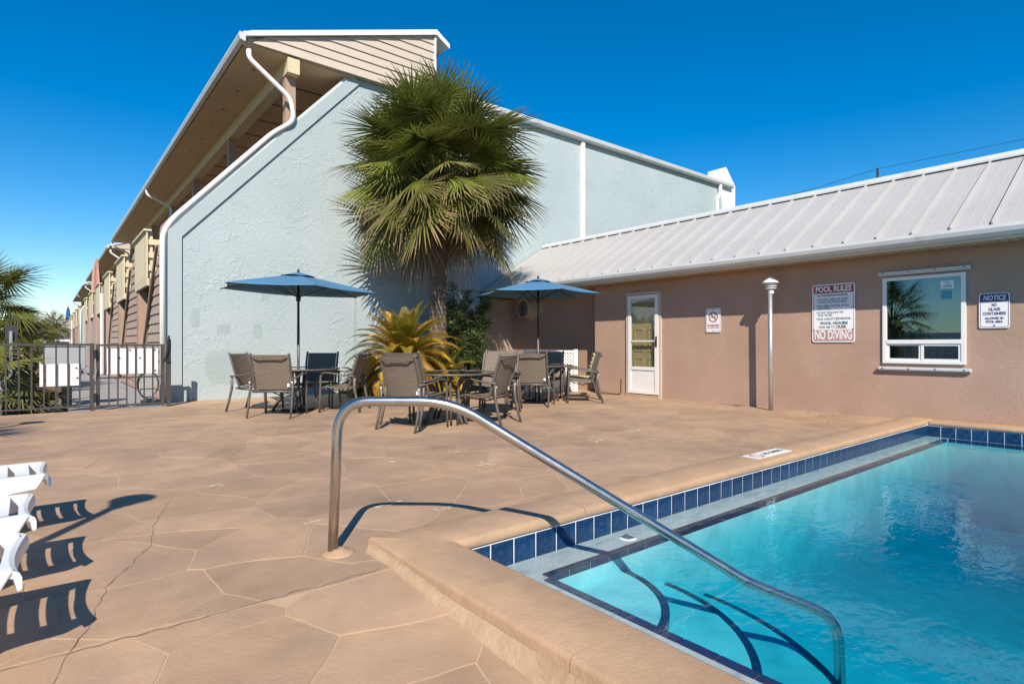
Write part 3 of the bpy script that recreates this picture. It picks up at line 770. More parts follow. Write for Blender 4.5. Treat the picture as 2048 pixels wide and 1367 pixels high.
lettering(pr, 'NO DIVING', 0, -.330, .185, 'sign_white', z=.006, bold=.004, fit=.52)
for (x, y) in ((-.28, -.25), (.27, -.245), (.27, .08), (.01, -.33)): bolt_at(pr, x, y)
# notice
ns = sign_base('notice_sign', 1.76, 1.45, .30, .435, 'small notice sign with navy heading forbidding glass containers beside the window', 'sign_navy', .012)
rrect(.272, .10, .02, .0047, .0053, cy=.158).build('heading_band', 'sign_navy', ns)
lettering(ns, 'NOTICE', 0, .155, .085, 'sign_white', z=.006, bold=.002, fit=.225, shear=.2)
for tx, yy, wd, sz in (('NO', .067, .05, .05), ('GLASS', .014, .115, .05), ('CONTAINERS', -.039, .225, .05), ('ALLOWED IN', -.098, .18, .04), ('POOL AREA', -.14, .165, .04)):
    lettering(ns, tx, 0, yy, sz, 'sign_navy', z=.0052, bold=.002, fit=wd)
bolt_at(ns, 0, -.183); bolt_at(ns, 0, .195)
# no smoking
sk = sign_base('no_smoking_sign', 5.615, 1.46, .295, .425, 'small white no smoking sign with red border and red prohibition ring', 'sign_red', .012)
rg = MB(); n_ = 32
V = [(rr * math.cos(2 * math.pi * i / n_), .055 + rr * math.sin(2 * math.pi * i / n_), .0056) for rr in (.072, .090) for i in range(n_)]
rg.add(V, [(i, (i + 1) % n_, n_ + (i + 1) % n_, n_ + i) for i in range(n_)])
rg.add([(-.060, .100, .006), (-.046, .114, .006), (.060, .010, .006), (.046, -.004, .006)], [(0, 1, 2, 3)])
rg.build('prohibition_ring', 'sign_red', sk)
cg = MB().box(-.055, .035, .046, .060, .0048, .0052).box(.040, .055, .046, .060, .0048, .0052)
cg.tube([(.047, .066, .005), (.040, .08, .005), (.055, .092, .005), (.045, .108, .005)], .004, 4)
cg.build('cigarette_mark', 'sign_black', sk)
lettering(sk, 'NO SMOKING', 0, -.095, .05, 'sign_red', z=.0052, bold=.002, fit=.225)
lettering(sk, 'IN THE POOL AREA', 0, -.137, .034, 'sign_red', z=.0052, bold=.001, fit=.215)
bolt_at(sk, 0, .19); bolt_at(sk, 0, -.19)

# thin conduit on the wall beside the door
cd = MB().tube(arc([(9.12, 8.40, .035), (9.12, 7.75, .02), (9.12, 7.70, .06), (9.12, 7.69, .34)], .05), .009, 6).build('wall_cable', 'dark_brown')
tag(cd, 'thin brown cable running along the wall base and up beside the screen door', 'cable')

# exhaust fan
fn = wall_empty('exhaust_fan', 10.95, 1.93, 9.55)
tag(fn, 'round beige exhaust fan housing mounted on the shaded recessed wall', 'fan')
MB().lathe([(.26, 0), (.26, .02), (.22, .05), (.22, .26), (.235, .28), (.235, .31), (.20, .31), (.20, .12), (.001, .12)], 28).build('housing', 'cream_siding', fn, smooth=False)
MB().lathe([(.001, .17), (.12, .16), (.15, .13), (.001, .128)], 24).build('motor_cap', 'galvanised', fn)
gr = MB()
for rr in (.06, .11, .16, .195):
    V = [( rr * math.cos(2 * math.pi * i / 24), rr * math.sin(2 * math.pi * i / 24), .30) for i in range(25)]; gr.tube(V, .004, 4)
for k in range(8): a = math.pi * k / 8; gr.tube([(-.2 * math.cos(a), -.2 * math.sin(a), .303), (.2 * math.cos(a), .2 * math.sin(a), .303)], .003, 4)
gr.build('guard', 'black_metal', fn)
bx('junction_box', 'cream_siding', fn, .24, .42, -.12, .2, 0, .09)

# roof mast and cable
mast = MB().tube([(10.82, 3.61, 3.70), (10.82, 3.61, 3.98)], .018, 8).build('roof_mast', 'black_metal')
tag(mast, 'short dark mast standing on the ridge of the metal roof', 'mast')
P_ = [(10.82, -4 + 7.61 * i / 12, 3.97 - .0 + .10 * ((i / 12 - .5) ** 2 - .25)) for i in range(13)] + [(10.82, 3.61 + 2.2 * i / 6, 3.97 - .17 * i / 6 - .03 * math.sin(math.pi * i / 6)) for i in range(1, 7)]
tag(MB().tube(P_, .0035, 5).build('overhead_wire', 'black_metal'), 'thin dark wire strung from the mast along the roof ridge', 'wire')

# lamp posts
def lamp_post(x, y, label, hgt=1.86):
    t = empty('lamp_post', (x, y, 0)); tag(t, label, 'lamp', 'mushroom topped deck lamps')
    MB().tube([(0, 0, 0), (-.012, .004, hgt)], .034, 14).build('post', 'galvanised', t, smooth=True)
    MB().lathe([(.045, hgt - .03), (.045, hgt + .03), (.03, hgt + .035)], 16).build('collar', 'white_plastic', t)
    for k, z in enumerate((.05, .085, .12)):
        MB().lathe([(.03, hgt + z - .012), (.082 + .006 * k, hgt + z - .006), (.085 + .006 * k, hgt + z + .004), (.03, hgt + z + .012)], 20).build('louvre', 'white_plastic', t, smooth=True)
    MB().lathe([(.02, hgt + .13), (.13, hgt + .132), (.135, hgt + .14), (.10, hgt + .17), (.065, hgt + .19), (.05, hgt + .215), (.02, hgt + .235), (.002, hgt + .24)], 24).build('cap', 'white_plastic', t, smooth=True)
    return t
lamp_post(8.84, 4.44, 'galvanised lamp post with white mushroom cap beside the pool rules sign')

# ================================================================== BLUE END WALL AND MOTEL ROW
FX = 1.71                # outer face of the row
BAY = 4.55
def motel(y0, nb, near, label, cy_scale=1.0):
    t = empty('motel_building', (FX, y0, 0)); tag(t, label, 'building', 'motel row')
    def loc(mb): return mb
    Z = 6.9
    ex = 20.8
    # end wall with the diagonal shoulder (coordinates relative to building origin)
    def X(v): return v - FX
    endp = [(X(1.71), 0, -.75), (X(ex), 0, -.75), (X(ex), 0, 7.2), (X(7.25), 0, 7.2), (X(7.25), 0, 6.9), (X(5.2), 0, 6.9), (X(1.71), 0, 3.08)]
    MB().prism(endp, (0, .25, 0)).build('end_wall', 'blue_stucco' if near else 'blue_paint', t)
    # raised border band along edge and shoulder
    d = Vector((3.49, 0, 3.82)).normalized(); n2 = Vector((d.z, 0, -d.x))
    A = Vector((X(1.71), 0, 3.08)); Bp = Vector((X(5.2), 0, 6.9)); wd = .22
    Ai = Vector((X(1.71) + wd, 0, 3.08 - wd * .42)); Bi = Bp + n2 * wd + d * .0
    MB().prism([(X(1.71), 0, -.05), (X(1.71) + wd, 0, -.05), Ai, A], (0, -.035, 0)).build('border_band', 'blue_paint', t)
    MB().prism([A, Ai, Bi, Bp], (0, -.035, 0)).build('border_band', 'blue_paint', t)
    # white flashing on the shoulder and the long downspout
    off = Vector((-n2.x, 0, -n2.z))
    MB().prism([A + off * .001, Bp + off * .001, Bp + off * .05, A + off * .05], (0, .25, 0)).build('shoulder_flashing', 'white_gutter', t)
    ds = arc([(X(3.05), -.10, 6.72), (X(3.06), -.10, 6.55), (X(3.85), -.10, 5.98), (X(3.92), -.10, 5.55), Vector((X(3.55), -.02, 5.20)) + off * .05, A + off * .10 + Vector((.15, -.02, .15)), (X(1.63), -.02, 3.02), (X(1.63), -.02, -.02)], .16)
    MB().tube(ds, .05, 8, sx=.8).build('downspout', 'white_paint', t, smooth=True)
    Ln = BAY * nb
    # body
    body = MB(); body.box(X(5.2), X(ex), .25, Ln, -.3, 6.85)
    body.build('upper_wall', 'brown_siding', t)
    bx('gallery_floor', 'dark_brown', t, X(1.78), X(5.2), .27, Ln, 2.34, 2.46)
    bx('alcove_wall', 'brown_trim', t, X(2.5), X(2.6), .26, Ln, -.75, 2.34)
    # clerestory: siding, shed roof, beam, posts
    zs = 6.84; k = 0; ex1 = 7.19
    rake = lambda x: 6.95 + (8.36 - 6.95) * (x - 3.11) / (7.19 - 3.11)
    z = zs
    while z < 8.34:
        z1 = min(z + .186, 8.36)
        xa = 3.11 + (7.19 - 3.11) * max(0, (z - 6.95)) / 1.41; xb = 3.11 + 4.08 * max(0, (z1 - 6.95)) / 1.41
        if near:
            MB().prism([(X(xa), -.16, z), (X(7.17), -.16, z), (X(7.17), -.135, z1), (X(min(xb, 7.16)), -.135, z1)], (0, .06, 0)).build('siding_board', 'cream_siding', t)
        z = z1
    if not near: MB().prism([(X(3.11), -.15, 6.84), (X(7.19), -.15, 6.84), (X(7.19), -.15, 8.36), (X(3.11), -.15, 6.95)], (0, .06, 0)).build('gable_siding', 'cream_siding', t)
    MB().prism([(X(3.0), -.09, 6.84), (X(7.19), -.09, 6.84), (X(7.19), -.09, 8.34), (X(3.05), -.09, 6.93)], (0, .3, 0)).build('gable_backing', 'cream_siding', t)
    bx('corner_trim', 'white_paint', t, X(7.17), X(7.215), -.175, .2, 6.84, 8.34)
    # roof slab: left slope and short right slope
    rf = MB(); rf.prism([(X(2.93), -.2, 6.90), (X(7.2), -.2, 8.37), (X(7.55), -.2, 8.17), (X(7.55), -.2, 8.24), (X(7.2), -.2, 8.47), (X(2.93), -.2, 6.99)], (0, Ln + .2, 0))
    roof = rf.build('roof', 'white_gutter', t)
    if near:
        tr = MB(); tr.prism([(X(3.05), -.225, 6.93), (X(7.2), -.225, 8.36), (X(7.2), -.225, 8.48), (X(3.05), -.225, 7.03)], (0, .024, 0)); tr.build('rake_trim', 'white_paint', roof)
        tr = MB(); tr.prism([(X(7.2), -.225, 8.36), (X(7.56), -.225, 8.14), (X(7.56), -.225, 8.25), (X(7.2), -.225, 8.48)], (0, .024, 0)); tr.build('rake_trim', 'white_paint', roof)
    MB().prism([(X(2.95), -.06, 6.80), (X(3.95), -.06, 6.80), (X(5.2), -.06, 6.80), (X(5.2), -.06, 6.86), (X(2.95), -.06, 6.86)], (0, Ln + .05, 0)).build('soffit', 'tan_soffit', t)
    k = 0; y = 1.2
    while near and y < Ln: 
        MB().box(X(5.0 - 1.0), X(5.18), y, y + .03, 6.785, 6.80).build('ceiling_batten', 'dark_brown', t); y += 1.22
    if near:
        vn = MB().lathe([(.035, 0), (.035, -.006), (.001, -.008)], 10).mesh('soffit_vent', 'dark_brown')
        for i in range(18): o = put('soffit_vent', vn, t); o.location = (X(3.4), .9 + i * 1.3, 6.80)
    gpf = [(2.97, 6.94), (2.86, 6.96), (2.845, 6.90), (2.87, 6.82), (2.95, 6.80), (2.97, 6.80)]
    MB().prism([(X(a), -.22, b) for a, b in gpf], (0, Ln + .2, 0)).build('gutter', 'white_gutter', t)
    bx('beam', 'cream_wood', t, X(3.78), X(4.02), -.12, Ln, 6.50, 6.80)
    pm = MB().box(-.10, .10, -.09, .09, 2.46, 6.5).mesh('gallery_post', 'brown_trim')
    for i in range(nb + 1):
        o = put('gallery_post', pm, t); o.location = (X(3.9), max(.16, i * 4.75 + .05) if i < nb else Ln - .2, 0)
    for i in (1, nb):
        yy = i * BAY * (2.9 if i == 1 else 1)
        if yy > Ln: continue
        dsp = arc([(X(2.93), yy, 6.8), (X(2.95), yy, 6.6), (X(3.72), yy, 6.25), (X(3.74), yy, 5.2)], .12)
        MB().tube(dsp, .05, 6).build('downspout', 'white_paint', t)
    # bays ---------------------------------------------------------
    for b in range(nb):
        oy = b * BAY + .27
        fine = near and b < 3
        # clapboard panel with diagonal edge
        zz = -.05; nbd = 0
        while zz < 3.25:
            z1 = zz + .19; yr = lambda q: min(BAY - .45, max(1.02, 4.05 - q))
            pts = [(X(1.75), oy, zz), (X(1.75), oy + yr(zz), zz), (X(1.775), oy + yr(z1), z1), (X(1.775), oy, z1)]
            if fine: MB().prism(pts, (.05, 0, 0)).build('siding_board', 'brown_siding', t)
            zz = z1
        if not fine:
            MB().prism([(X(1.70), oy, -.05), (X(1.70), oy + 4.0, -.05), (X(1.70), oy + 1.02, 3.0), (X(1.70), oy + 1.02, 3.25), (X(1.70), oy, 3.25)], (.05, 0, 0)).build('siding_panel', 'brown_siding', t)
        # diagonal braces
        for dx in (0, .14):
            a_ = Vector((X(1.705), oy + 1.05 + dx, 2.98)); b_ = Vector((X(1.705), oy + 3.95 + dx, .06))
            dd = (b_ - a_).normalized(); nn = Vector((0, -dd.z, dd.y)) * .035
            MB().prism([a_ - nn, b_ - nn, b_ + nn, a_ + nn], (.035, 0, 0)).build('diagonal_brace', 'dark_brown' if dx == 0 else 'brown_trim', t)
        bx('facade_post', 'brown_trim', t, X(1.72), X(1.90), oy + BAY - .62, oy + BAY - .27, -.75, 2.42)
        # balcony box
        b0, b1 = oy + 2.3, oy + BAY - .2
        n_ = 11 if fine else 1
        for i in range(n_):
            ya = b0 + (b1 - b0) * i / n_; yb = b0 + (b1 - b0) * (i + 1) / n_ - (.012 if n_ > 1 else 0)
            bx('balcony_plank', 'cream_wood', t, X(1.685), X(1.715), ya, yb, 2.46, 3.46)
        bx('balcony_cap', 'cream_wood', t, X(1.635), X(1.78), b0 - .03, b1 + .03, 3.463, 3.505)
        bx('balcony_joist', 'cream_wood', t, X(1.685), X(1.745), b0, b1, 2.30, 2.455)
        for z in ((2.62, 2.9, 3.18) if fine else (2.9,)):
            bx('side_rail', 'cream_wood', t, X(1.72), X(2.15), b0 + .02, b0 + .06, z, z + .12)
        bx('balcony_post', 'cream_wood', t, X(1.72), X(1.81), b0 + .065, b0 + .16, 2.46, 3.46)
        for i in range(3 if fine else 0):
            bx('alcove_board', 'brown_siding', t, X(2.47), X(2.498), oy + 1.2, oy + 3.9, .4 + i * .6, .98 + i * .6)
        if b == 2:
            MB().tube([(X(1.62), oy + BAY - .12, 2.9), (X(1.62), oy + BAY - .12, -.02)], .06, 6).build('downspout', 'white_paint', t)
            
    return t
mot = motel(WY, 6, True, 'near motel block with pale blue stucco end wall and cream balconies')
mot2 = motel(WY + 30, 5, False, 'second motel block along the row, its blue end wall edged in white')
mot3 = motel(WY + 57, 6, False, 'farthest motel block at the end of the row')

# right part of the blue wall: eave gutter, downspouts, end parapet
def on_wall(name, m, mb, bevel=0.0, smooth=False):
    for i in range(len(mb.v)): mb.v[i] = (mb.v[i][0] - FX, mb.v[i][1] - WY, mb.v[i][2])
    return mb.build(name, m, mot, bevel=bevel, smooth=smooth)
on_wall('eave_gutter', 'white_gutter', MB().prism([(7.3, WY - .02, 7.02), (7.3, WY - .13, 7.02), (7.3, WY - .17, 7.07), (7.3, WY - .19, 7.16), (7.3, WY - .02, 7.18)], (13.2, 0, 0)))
on_wall('eave_fascia', 'white_paint', MB().box(7.3, 20.75, WY - .05, WY + .3, 7.185, 7.24))
on_wall('downspout', 'white_paint', MB().box(12.25, 12.39, WY - .09, WY - .002, 2.6, 7.02), bevel=.01)
on_wall('downspout', 'white_paint', MB().tube(arc([(19.65, WY - .1, 7.02), (19.65, WY - .1, 6.7), (19.5, WY - .06, 6.5), (19.5, WY - .06, 3)], .1), .07, 6))
on_wall('end_parapet', 'house_white', MB().prism([(19.75, WY - .012, 7.02), (20.85, WY - .012, 3.0), (20.85, WY - .012, 7.2), (20.2, WY - .012, 7.82), (19.75, WY - .012, 7.66)], (0, .5, 0)))
# repair patches and a hairline joint
for (x0, x1, z0, z1) in ((2.3, 3.2, .28, .92), (2.08, 2.22, 1.35, 1.72), (2.5, 2.75, 1.25, 1.42), (3.15, 3.32, 1.15, 1.45), (3.3, 3.45, 1.9, 2.1)):
    r = random.Random(int(x0 * 100)); n_ = 14
    pts = []
    for i in range(n_):
        a = 2 * math.pi * i / n_; c_, s_ = math.cos(a), math.sin(a); q = .5 / max(abs(c_), abs(s_)) * r.uniform(.86, 1.02)
        pts.append(((x0 + x1) / 2 + c_ * q * (x1 - x0), WY - .003, (z0 + z1) / 2 + s_ * q * (z1 - z0)))
    on_wall('repair_patch', 'blue_patch', MB().add(pts, [tuple(range(n_))]))
on_wall('vertical_joint', 'blue_patch', MB().box(5.22, 5.27, WY - .014, WY - .002, 0, 2.3))

# boardwalk along the row, plank by plank near the gate
bwk = struct(MB().box(.35, FX - .03, 11.2, 120, -.2, -.06).build('walkway', 'boardwalk'))
pl = MB().box(.3, FX - .04, 0, .135, -.058, -.02).mesh('walkway_plank', 'boardwalk')
for i in range(90): o = put('walkway_plank', pl, bwk); o.location = (0, 11.25 + i * .142, 0)

# ================================================================== FENCE AND GATE
FY = 11.12; FH = 1.045
fence = empty('picket_fence', (-.6, FY, 0)); tag(fence, 'brown metal picket fence panel with a narrow top rail left of the gate', 'fence')
fence.location = (0, FY, 0)
def fb(name, parent, x0, x1, z0, z1, y0=-.012, y1=.012, m='fence_metal'): return bx(name, m, parent, x0, x1, y0, y1, z0, z1)
fb('top_rail', fence, -4.2, .545, FH - .035, FH, -.025, .025); fb('bottom_rail', fence, -4.2, .545, .06, .085)
pk = MB().box(-.011, .011, -.011, .011, .085, FH - .035).mesh('picket', 'fence_metal')
x = .42
while x > -4.2:
    o = put('picket', pk, fence); o.location = (x, 0, 0); x -= .143
for x in (.575, -1.9, -4.2): fb('post', fence, x - .03, x + .03, -.02, FH + .005, -.03, .03)
gate = empty('pool_gate', (0, FY, 0)); tag(gate, 'brown metal picket gate with mid rail and latch beside the blue wall', 'gate')
fb('stile', gate, .625, .675, .03, FH - .005, -.02, .02); fb('stile', gate, 1.50, 1.55, .03, FH - .005, -.02, .02)
fb('top_rail', gate, .675, 1.50, FH - .04, FH - .008, -.018, .018); fb('bottom_rail', gate, .675, 1.50, .045, .075); fb('mid_rail', gate, .675, 1.50, .49, .515)
x = .79
while x < 1.46:
    fb('picket', gate, x - .01, x + .01, .075, FH - .04, -.009, .009); x += .119
for z in (.88, .2):
    hg = MB(); hg.tube([(.615, -.05, z - .07), (.615, -.05, z + .07)], .022, 8); hg.box(.59, .66, -.045, -.022, z - .05, z + .05); hg.build('hinge', 'black_metal', gate)
lt = MB(); lt.tube(arc([(1.56, -.05, .78), (1.60, -.06, .98), (1.61, -.06, 1.18)], .05), .018, 6); lt.box(1.53, 1.64, -.06, -.02, .74, .80); lt.build('latch', 'black_metal', gate)
fb('gate_post', gate, 1.585, 1.645, -.02, 1.12, -.03, .03)
hk = MB().tube(arc([(.60, -.06, .72), (.63, -.07, .64), (.60, -.07, .56), (.585, -.06, .5)], .04), .008, 6).build('chain_hook', 'galvanised', gate)
def plate(name, x0, x1, z0, z1, label, holes, y=.016, m='sign_white'):
    t = empty(name, ((x0 + x1) / 2, FY + y, (z0 + z1) / 2)); tag(t, label, 'sign')
    w_, h_ = x1 - x0, z1 - z0
    bx('plate', m, t, -w_ / 2, w_ / 2, 0, .006, -h_ / 2, h_ / 2)
    for (u, v) in holes:
        o = MB().lathe([(.014, 0), (.014, .006), (.004, .009)], 10).build('bolt', 'dark_edge', t); o.location = (u * w_, 0, v * h_); o.rotation_euler = (R(90), 0, 0)
plate('sign_plate', .765, 1.46, .56, .985, 'blank white sign board bolted behind the gate pickets', [(-.45, .39), (-.26, .1), (-.06, .4), (.14, .1), (.44, .4), (.45, -.4), (-.46, -.42)])
plate('sign_plate', -.06, .44, .40, .735, 'blank white sign board bolted low behind the fence pickets', [(-.4, .2), (-.38, -.2), (.38, .3), (.4, -.15)])
# things just beyond the fence
ub = empty('utility_cabinet', (.42, 12.35, 0)); tag(ub, 'grey metal utility cabinet on a post behind the fence', 'cabinet')
bx('cabinet', 'grey_box', ub, -.42, .12, -.15, .15, .62, 1.0, bevel=.01); bx('lid', 'grey_box', ub, -.44, .14, -.17, .17, 1.003, 1.02); bx('post', 'black_metal', ub, -.2, -.06, -.06, .06, -.75, .62)
bp = empty('dark_post', (-.43, 12.6, -.75)); tag(bp, 'tall dark wooden post with a grey pipe behind the fence', 'post')
bx('timber', 'dark_edge', bp, -.075, .075, -.075, .075, 0, 2.1); MB().tube(arc([(.0, -.1, 2.0), (.0, -.1, 1.25), (-.12, -.12, 1.2), (-.12, -.12, .2)], .06), .025, 8).build('pipe', 'galvanised', bp)
dw = empty('timber_rail', (-1.5, 12.9, -.75)); tag(dw, 'low dark timber rail behind the fence', 'rail')
for z in (.95, 1.22): bx('rail', 'dark_brown', dw, -3, 1.75, -.03, .03, z, z + .16)
for x in (-2.5, -.6, 1.4): bx('post', 'dark_brown', dw, x - .06, x + .06, .035, .15, 0, 1.38)
wc = empty('water_meter', (1.38, 12.2, -.05)); tag(wc, 'grey conduit box with looped black cable on the siding behind the gate', 'box')
bx('box', 'grey_box', wc, -.09, .2, -.1, .1, .3, .62); MB().tube([(.05 + .16 * math.sin(2 * math.pi * i / 20) * (1 if i < 21 else 1), -.12, .38 + .24 * math.cos(2 * math.pi * i / 20)) for i in range(21)], .012, 6).build('cable_loop', 'black_metal', wc)
bx('foot', 'grey_box', wc, -.05, .15, -.08, .08, -.02, .3)

# ================================================================== HANDRAIL
u = Vector((.766, -.643, 0)); b0 = Vector((1.12, 2.73, 0))
hr = empty('pool_handrail', b0); tag(hr, 'bent stainless steel handrail leading from the deck down into the pool', 'handrail')
def up(s_, z): return u * s_ + Vector((0, 0, z))
pts = [up(-.03, -.02), up(0, .745), up(.555, .745), up(2.0, -.13), up(2.43, -.30), up(2.46, -.98)]
MB().tube([*arc(pts[:2] + [pts[2]], .16, 9)[:-1], *arc([pts[1], pts[2], pts[3]], .16, 9)[1:-1], *arc([pts[2], pts[3], pts[4]], .06, 4)[1:-1], *arc([pts[3], pts[4], pts[5]], .12, 6)[1:]], .0245, 20).build('rail', 'stainless', hr, smooth=True)
MB().lathe([(.078, -.004), (.078, .003), (.066, .010), (.036, .016), (.027, .024), (.02, .024)], 20).build('base_flange', 'coping', hr, smooth=True)

# ================================================================== PATIO FURNITURE
def make_chair():
    t = empty('patio_chair')
    W = .27
    # back sling (front is +Y)
    def back(x): pass
    prof = [(-.155, .39), (-.19, .50), (-.225, .62), (-.262, .75), (-.305, .885)]
    V = []; nx_ = 6
    for (y, z) in prof:
        for i in range(nx_ + 1):
            q = i / nx_ * 2 - 1; V.append((q * (W - .025), y - .018 * (1 - q * q), z))
    k = nx_ + 1
    F = [(j * k + i, j * k + i + 1, (j + 1) * k + i + 1, (j + 1) * k + i) for j in range(len(prof) - 1) for i in range(nx_)]
    V2 = [(x, y - .008, z) for x, y, z in V]; n0 = len(V)
    MB().add(V + V2, F + [tuple(i + n0 for i in f[::-1]) for f in F]).build('back_sling', 'sling', t, smooth=True)
    sp = [(.24, .385), (.19, .40), (.05, .382), (-.08, .375), (-.15, .385)]; V = []
    for (y, z) in sp:
        for i in range(nx_ + 1):
            q = i / nx_ * 2 - 1; V.append((q * (W - .02), y, z - .014 * (1 - q * q)))
    F = [(j * k + i, j * k + i + 1, (j + 1) * k + i + 1, (j + 1) * k + i) for j in range(len(sp) - 1) for i in range(nx_)]
    V2 = [(x, y, z - .008) for x, y, z in V]
    MB().add(V + V2, F + [tuple(i + n0 for i in f[::-1]) for f in F]).build('seat_sling', 'sling', t, smooth=True)
    for s_ in (-1, 1):
        MB().tube([(s_ * W, y - .004, z + .0) for y, z in [(-.145, .36)] + prof + [(-.312, .905)]], .017, 8, sx=1.1).build('back_post', 'frame_taupe', t, smooth=True)
        MB().tube([(s_ * (W - .005), y, z - .012) for y, z in [(.265, .372)] + sp + [(-.17, .38)]], .015, 8).build('seat_rail', 'frame_taupe', t, smooth=True)
        MB().tube([(s_ * (W + .035), -.345, 0), (s_ * (W + .035), -.295, .17), (s_ * (W + .032), -.255, .36), (s_ * (W + .032), -.25, .55)], [.017, .019, .021, .02], 8, sx=.75).build('leg', 'frame_taupe', t, smooth=True)
        ft = arc([(s_ * (W + .035), .275, 0), (s_ * (W + .035), .262, .30), (s_ * (W + .035), .255, .60), (s_ * (W + .035), .13, .605), (s_ * (W + .035), -.12, .555), (s_ * (W + .035), -.275, .545)], .07, 4)
        MB().tube(ft[:8], .017, 8, sx=.8).build('leg', 'frame_taupe', t, smooth=True)
        MB().tube(ft[7:], .012, 8, sx=2.0, up=(0, 0, 1)).build('armrest', 'frame_taupe', t, smooth=True)
        o = MB().lathe([(.001, -.012), (.011, -.012), (.011, .012), (.001, .012)], 8).build('bolt_cap', 'white_plastic', t); o.location = (s_ * (W + .03), -.262, .50); o.rotation_euler = (R(90), 0, 0)
    MB().tube([(-W - .03, -.18, .362), (W + .03, -.18, .362)], .018, 8).build('cross_bar', 'frame_taupe', t, smooth=True)
    MB().tube([(-W, .262, .368), (W, .262, .368)], .014, 8).build('cross_bar', 'frame_taupe', t, smooth=True)
    MB().tube(arc([(-W + .02, -.305, .845), (-W + .05, -.325, .845), (-W + .1, -.33, .818), (W - .1, -.33, .818), (W - .05, -.325, .845), (W - .02, -.305, .845)], .03, 3), .0095, 6).build('grab_bar', 'frame_taupe', t, smooth=True)
    MB().tube([(-W, .2, .36), (0, .0, .30), (W, -.2, .352)], .009, 6).build('brace', 'frame_taupe', t, smooth=True)
    MB().box(W - .065, W - .032, -.206, -.2015, .43, .475).build('care_label', 'sign_white', t)
    return t
chair0 = make_chair(); used = [False]
def chair(x, y, fx, fy, label, z=0.0, tilt=0.0):
    o = chair0 if not used[0] else copy_tree(chair0); used[0] = True
    o.location = (x, y, z); o.rotation_euler = (tilt, 0, math.atan2(-fx, fy)); tag(o, label, 'chair', 'taupe sling patio chairs'); return o
def table(x, y, label, rad=.62, rz=0.3, pole=False):
    t = empty('patio_table', (x, y, 0), rz); tag(t, label, 'table', 'round glass patio tables')
    n_ = 48; gl = MB().lathe([(.022, .648), (rad - .02, .648), (rad - .02, .655), (.022, .655)], n_); gl.build('glass_top', 'table_glass', t)
    rim = MB(); rim.tube([((rad - .008) * math.cos(2 * math.pi * i / n_), (rad - .008) * math.sin(2 * math.pi * i / n_), .648) for i in range(n_ + 1)], .015, 8); rim.build('rim', 'frame_taupe', t, smooth=True)
    MB().lathe([(.022, .60), (.05, .60), (.05, .645), (.022, .645)], 16).build('hub_ring', 'frame_taupe', t)
    for k in range(4):
        a = math.pi / 4 + k * math.pi / 2; c_, s_ = math.cos(a), math.sin(a)
        P_ = [(.50 * c_, .50 * s_, .632), (.42 * c_, .42 * s_, .60), (.30 * c_, .30 * s_, .50), (.24 * c_, .24 * s_, .36), (.27 * c_, .27 * s_, .18), (.38 * c_, .38 * s_, 0)]
        for d_ in (-.035, .035):
            MB().tube([(p[0] - s_ * d_ * (1 + .0 * j), p[1] + c_ * d_, p[2]) for j, p in enumerate(P_)], .017, 8, sx=1.2).build('leg', 'frame_taupe', t, smooth=True)
    MB().tube([(.235 * math.cos(2 * math.pi * i / 24), .235 * math.sin(2 * math.pi * i / 24), .37) for i in range(25)], .011, 6).build('leg_ring', 'frame_taupe', t)
    return t
T1, T2, T3 = (3.1, 9.15), (4.22, 6.52), (7.04, 7.9)
table(*T1, 'round glass table under the blue umbrella by the blue stucco wall')
table(*T2, 'round glass table without an umbrella in front of the golden sago', rz=.75)
table(*T3, 'round glass table under the umbrella near the recessed tan wall', rz=.1)
chair(2.64, 8.62, .64, .77, 'sling chair at the blue wall table, its back turned to the handrail')
chair(2.62, 9.62, .75, -.66, 'sling chair at the blue wall table, between the table and the pool gate')
chair(3.62, 9.77, -.64, -.77, 'shaded sling chair at the blue wall table, tucked between table and wall')
chair(3.64, 8.68, -.78, .63, 'sling chair at the blue wall table, between the table and the sago palm')
chair(3.54, 6.27, .94, .34, 'lower sling chair of the stacked pair at the table without umbrella')
chair(3.61, 6.295, .94, .34, 'upper sling chair of the stacked pair at the table without umbrella', z=.045)
chair(4.48, 6.02, -.46, .89, 'sling chair at the table without umbrella, on its pool side')
chair(5.2, 6.85, -.86, -.5, 'lower sling chair of the pair behind the table without umbrella')
chair(5.26, 6.88, -.86, -.5, 'upper sling chair of the pair behind the table without umbrella', z=.045)
chair(6.47, 7.37, .79, .61, 'sling chair at the recessed wall table, its back turned to the pool steps')
chair(7.75, 8.42, -.80, -.60, 'shaded sling chair at the recessed wall table, on its wall side')
chair(7.60, 7.30, -.70, .71, 'sling chair at the recessed wall table, on its screen door side')
# chair with a patterned cushion
def dotted():
    m = mat('cushion_dots', (0.30, 0.24, 0.13), 0.9)
    n = m.node_tree.nodes; l = m.node_tree.links; p = n['Principled BSDF']
    tc = n.new('ShaderNodeTexCoord'); vo = n.new('ShaderNodeTexVoronoi'); vo.inputs['Scale'].default_value = 13; vo.inputs['Randomness'].default_value = 0.15
    l.new(tc.outputs['Object'], vo.inputs['Vector'])
    rp = n.new('ShaderNodeValToRGB'); rp.color_ramp.interpolation = 'CONSTANT'; rp.color_ramp.elements[0].color = (.05, .035, .02, 1); rp.color_ramp.elements[1].position = .33; rp.color_ramp.elements[1].color = (.36, .30, .17, 1)
    l.new(vo.outputs['Distance'], rp.inputs[0]); l.new(rp.outputs[0], p.inputs['Base Color'])
dotted()
cc = chair(8.12, 7.86, -.72, .69, 'chair with a dotted tan cushion standing by the corner of the recessed wall')
rrect(.50, .46, .08, .385, .44, cx=0, cy=.03).build('seat_cushion', 'cushion_dots', cc, bevel=.02)
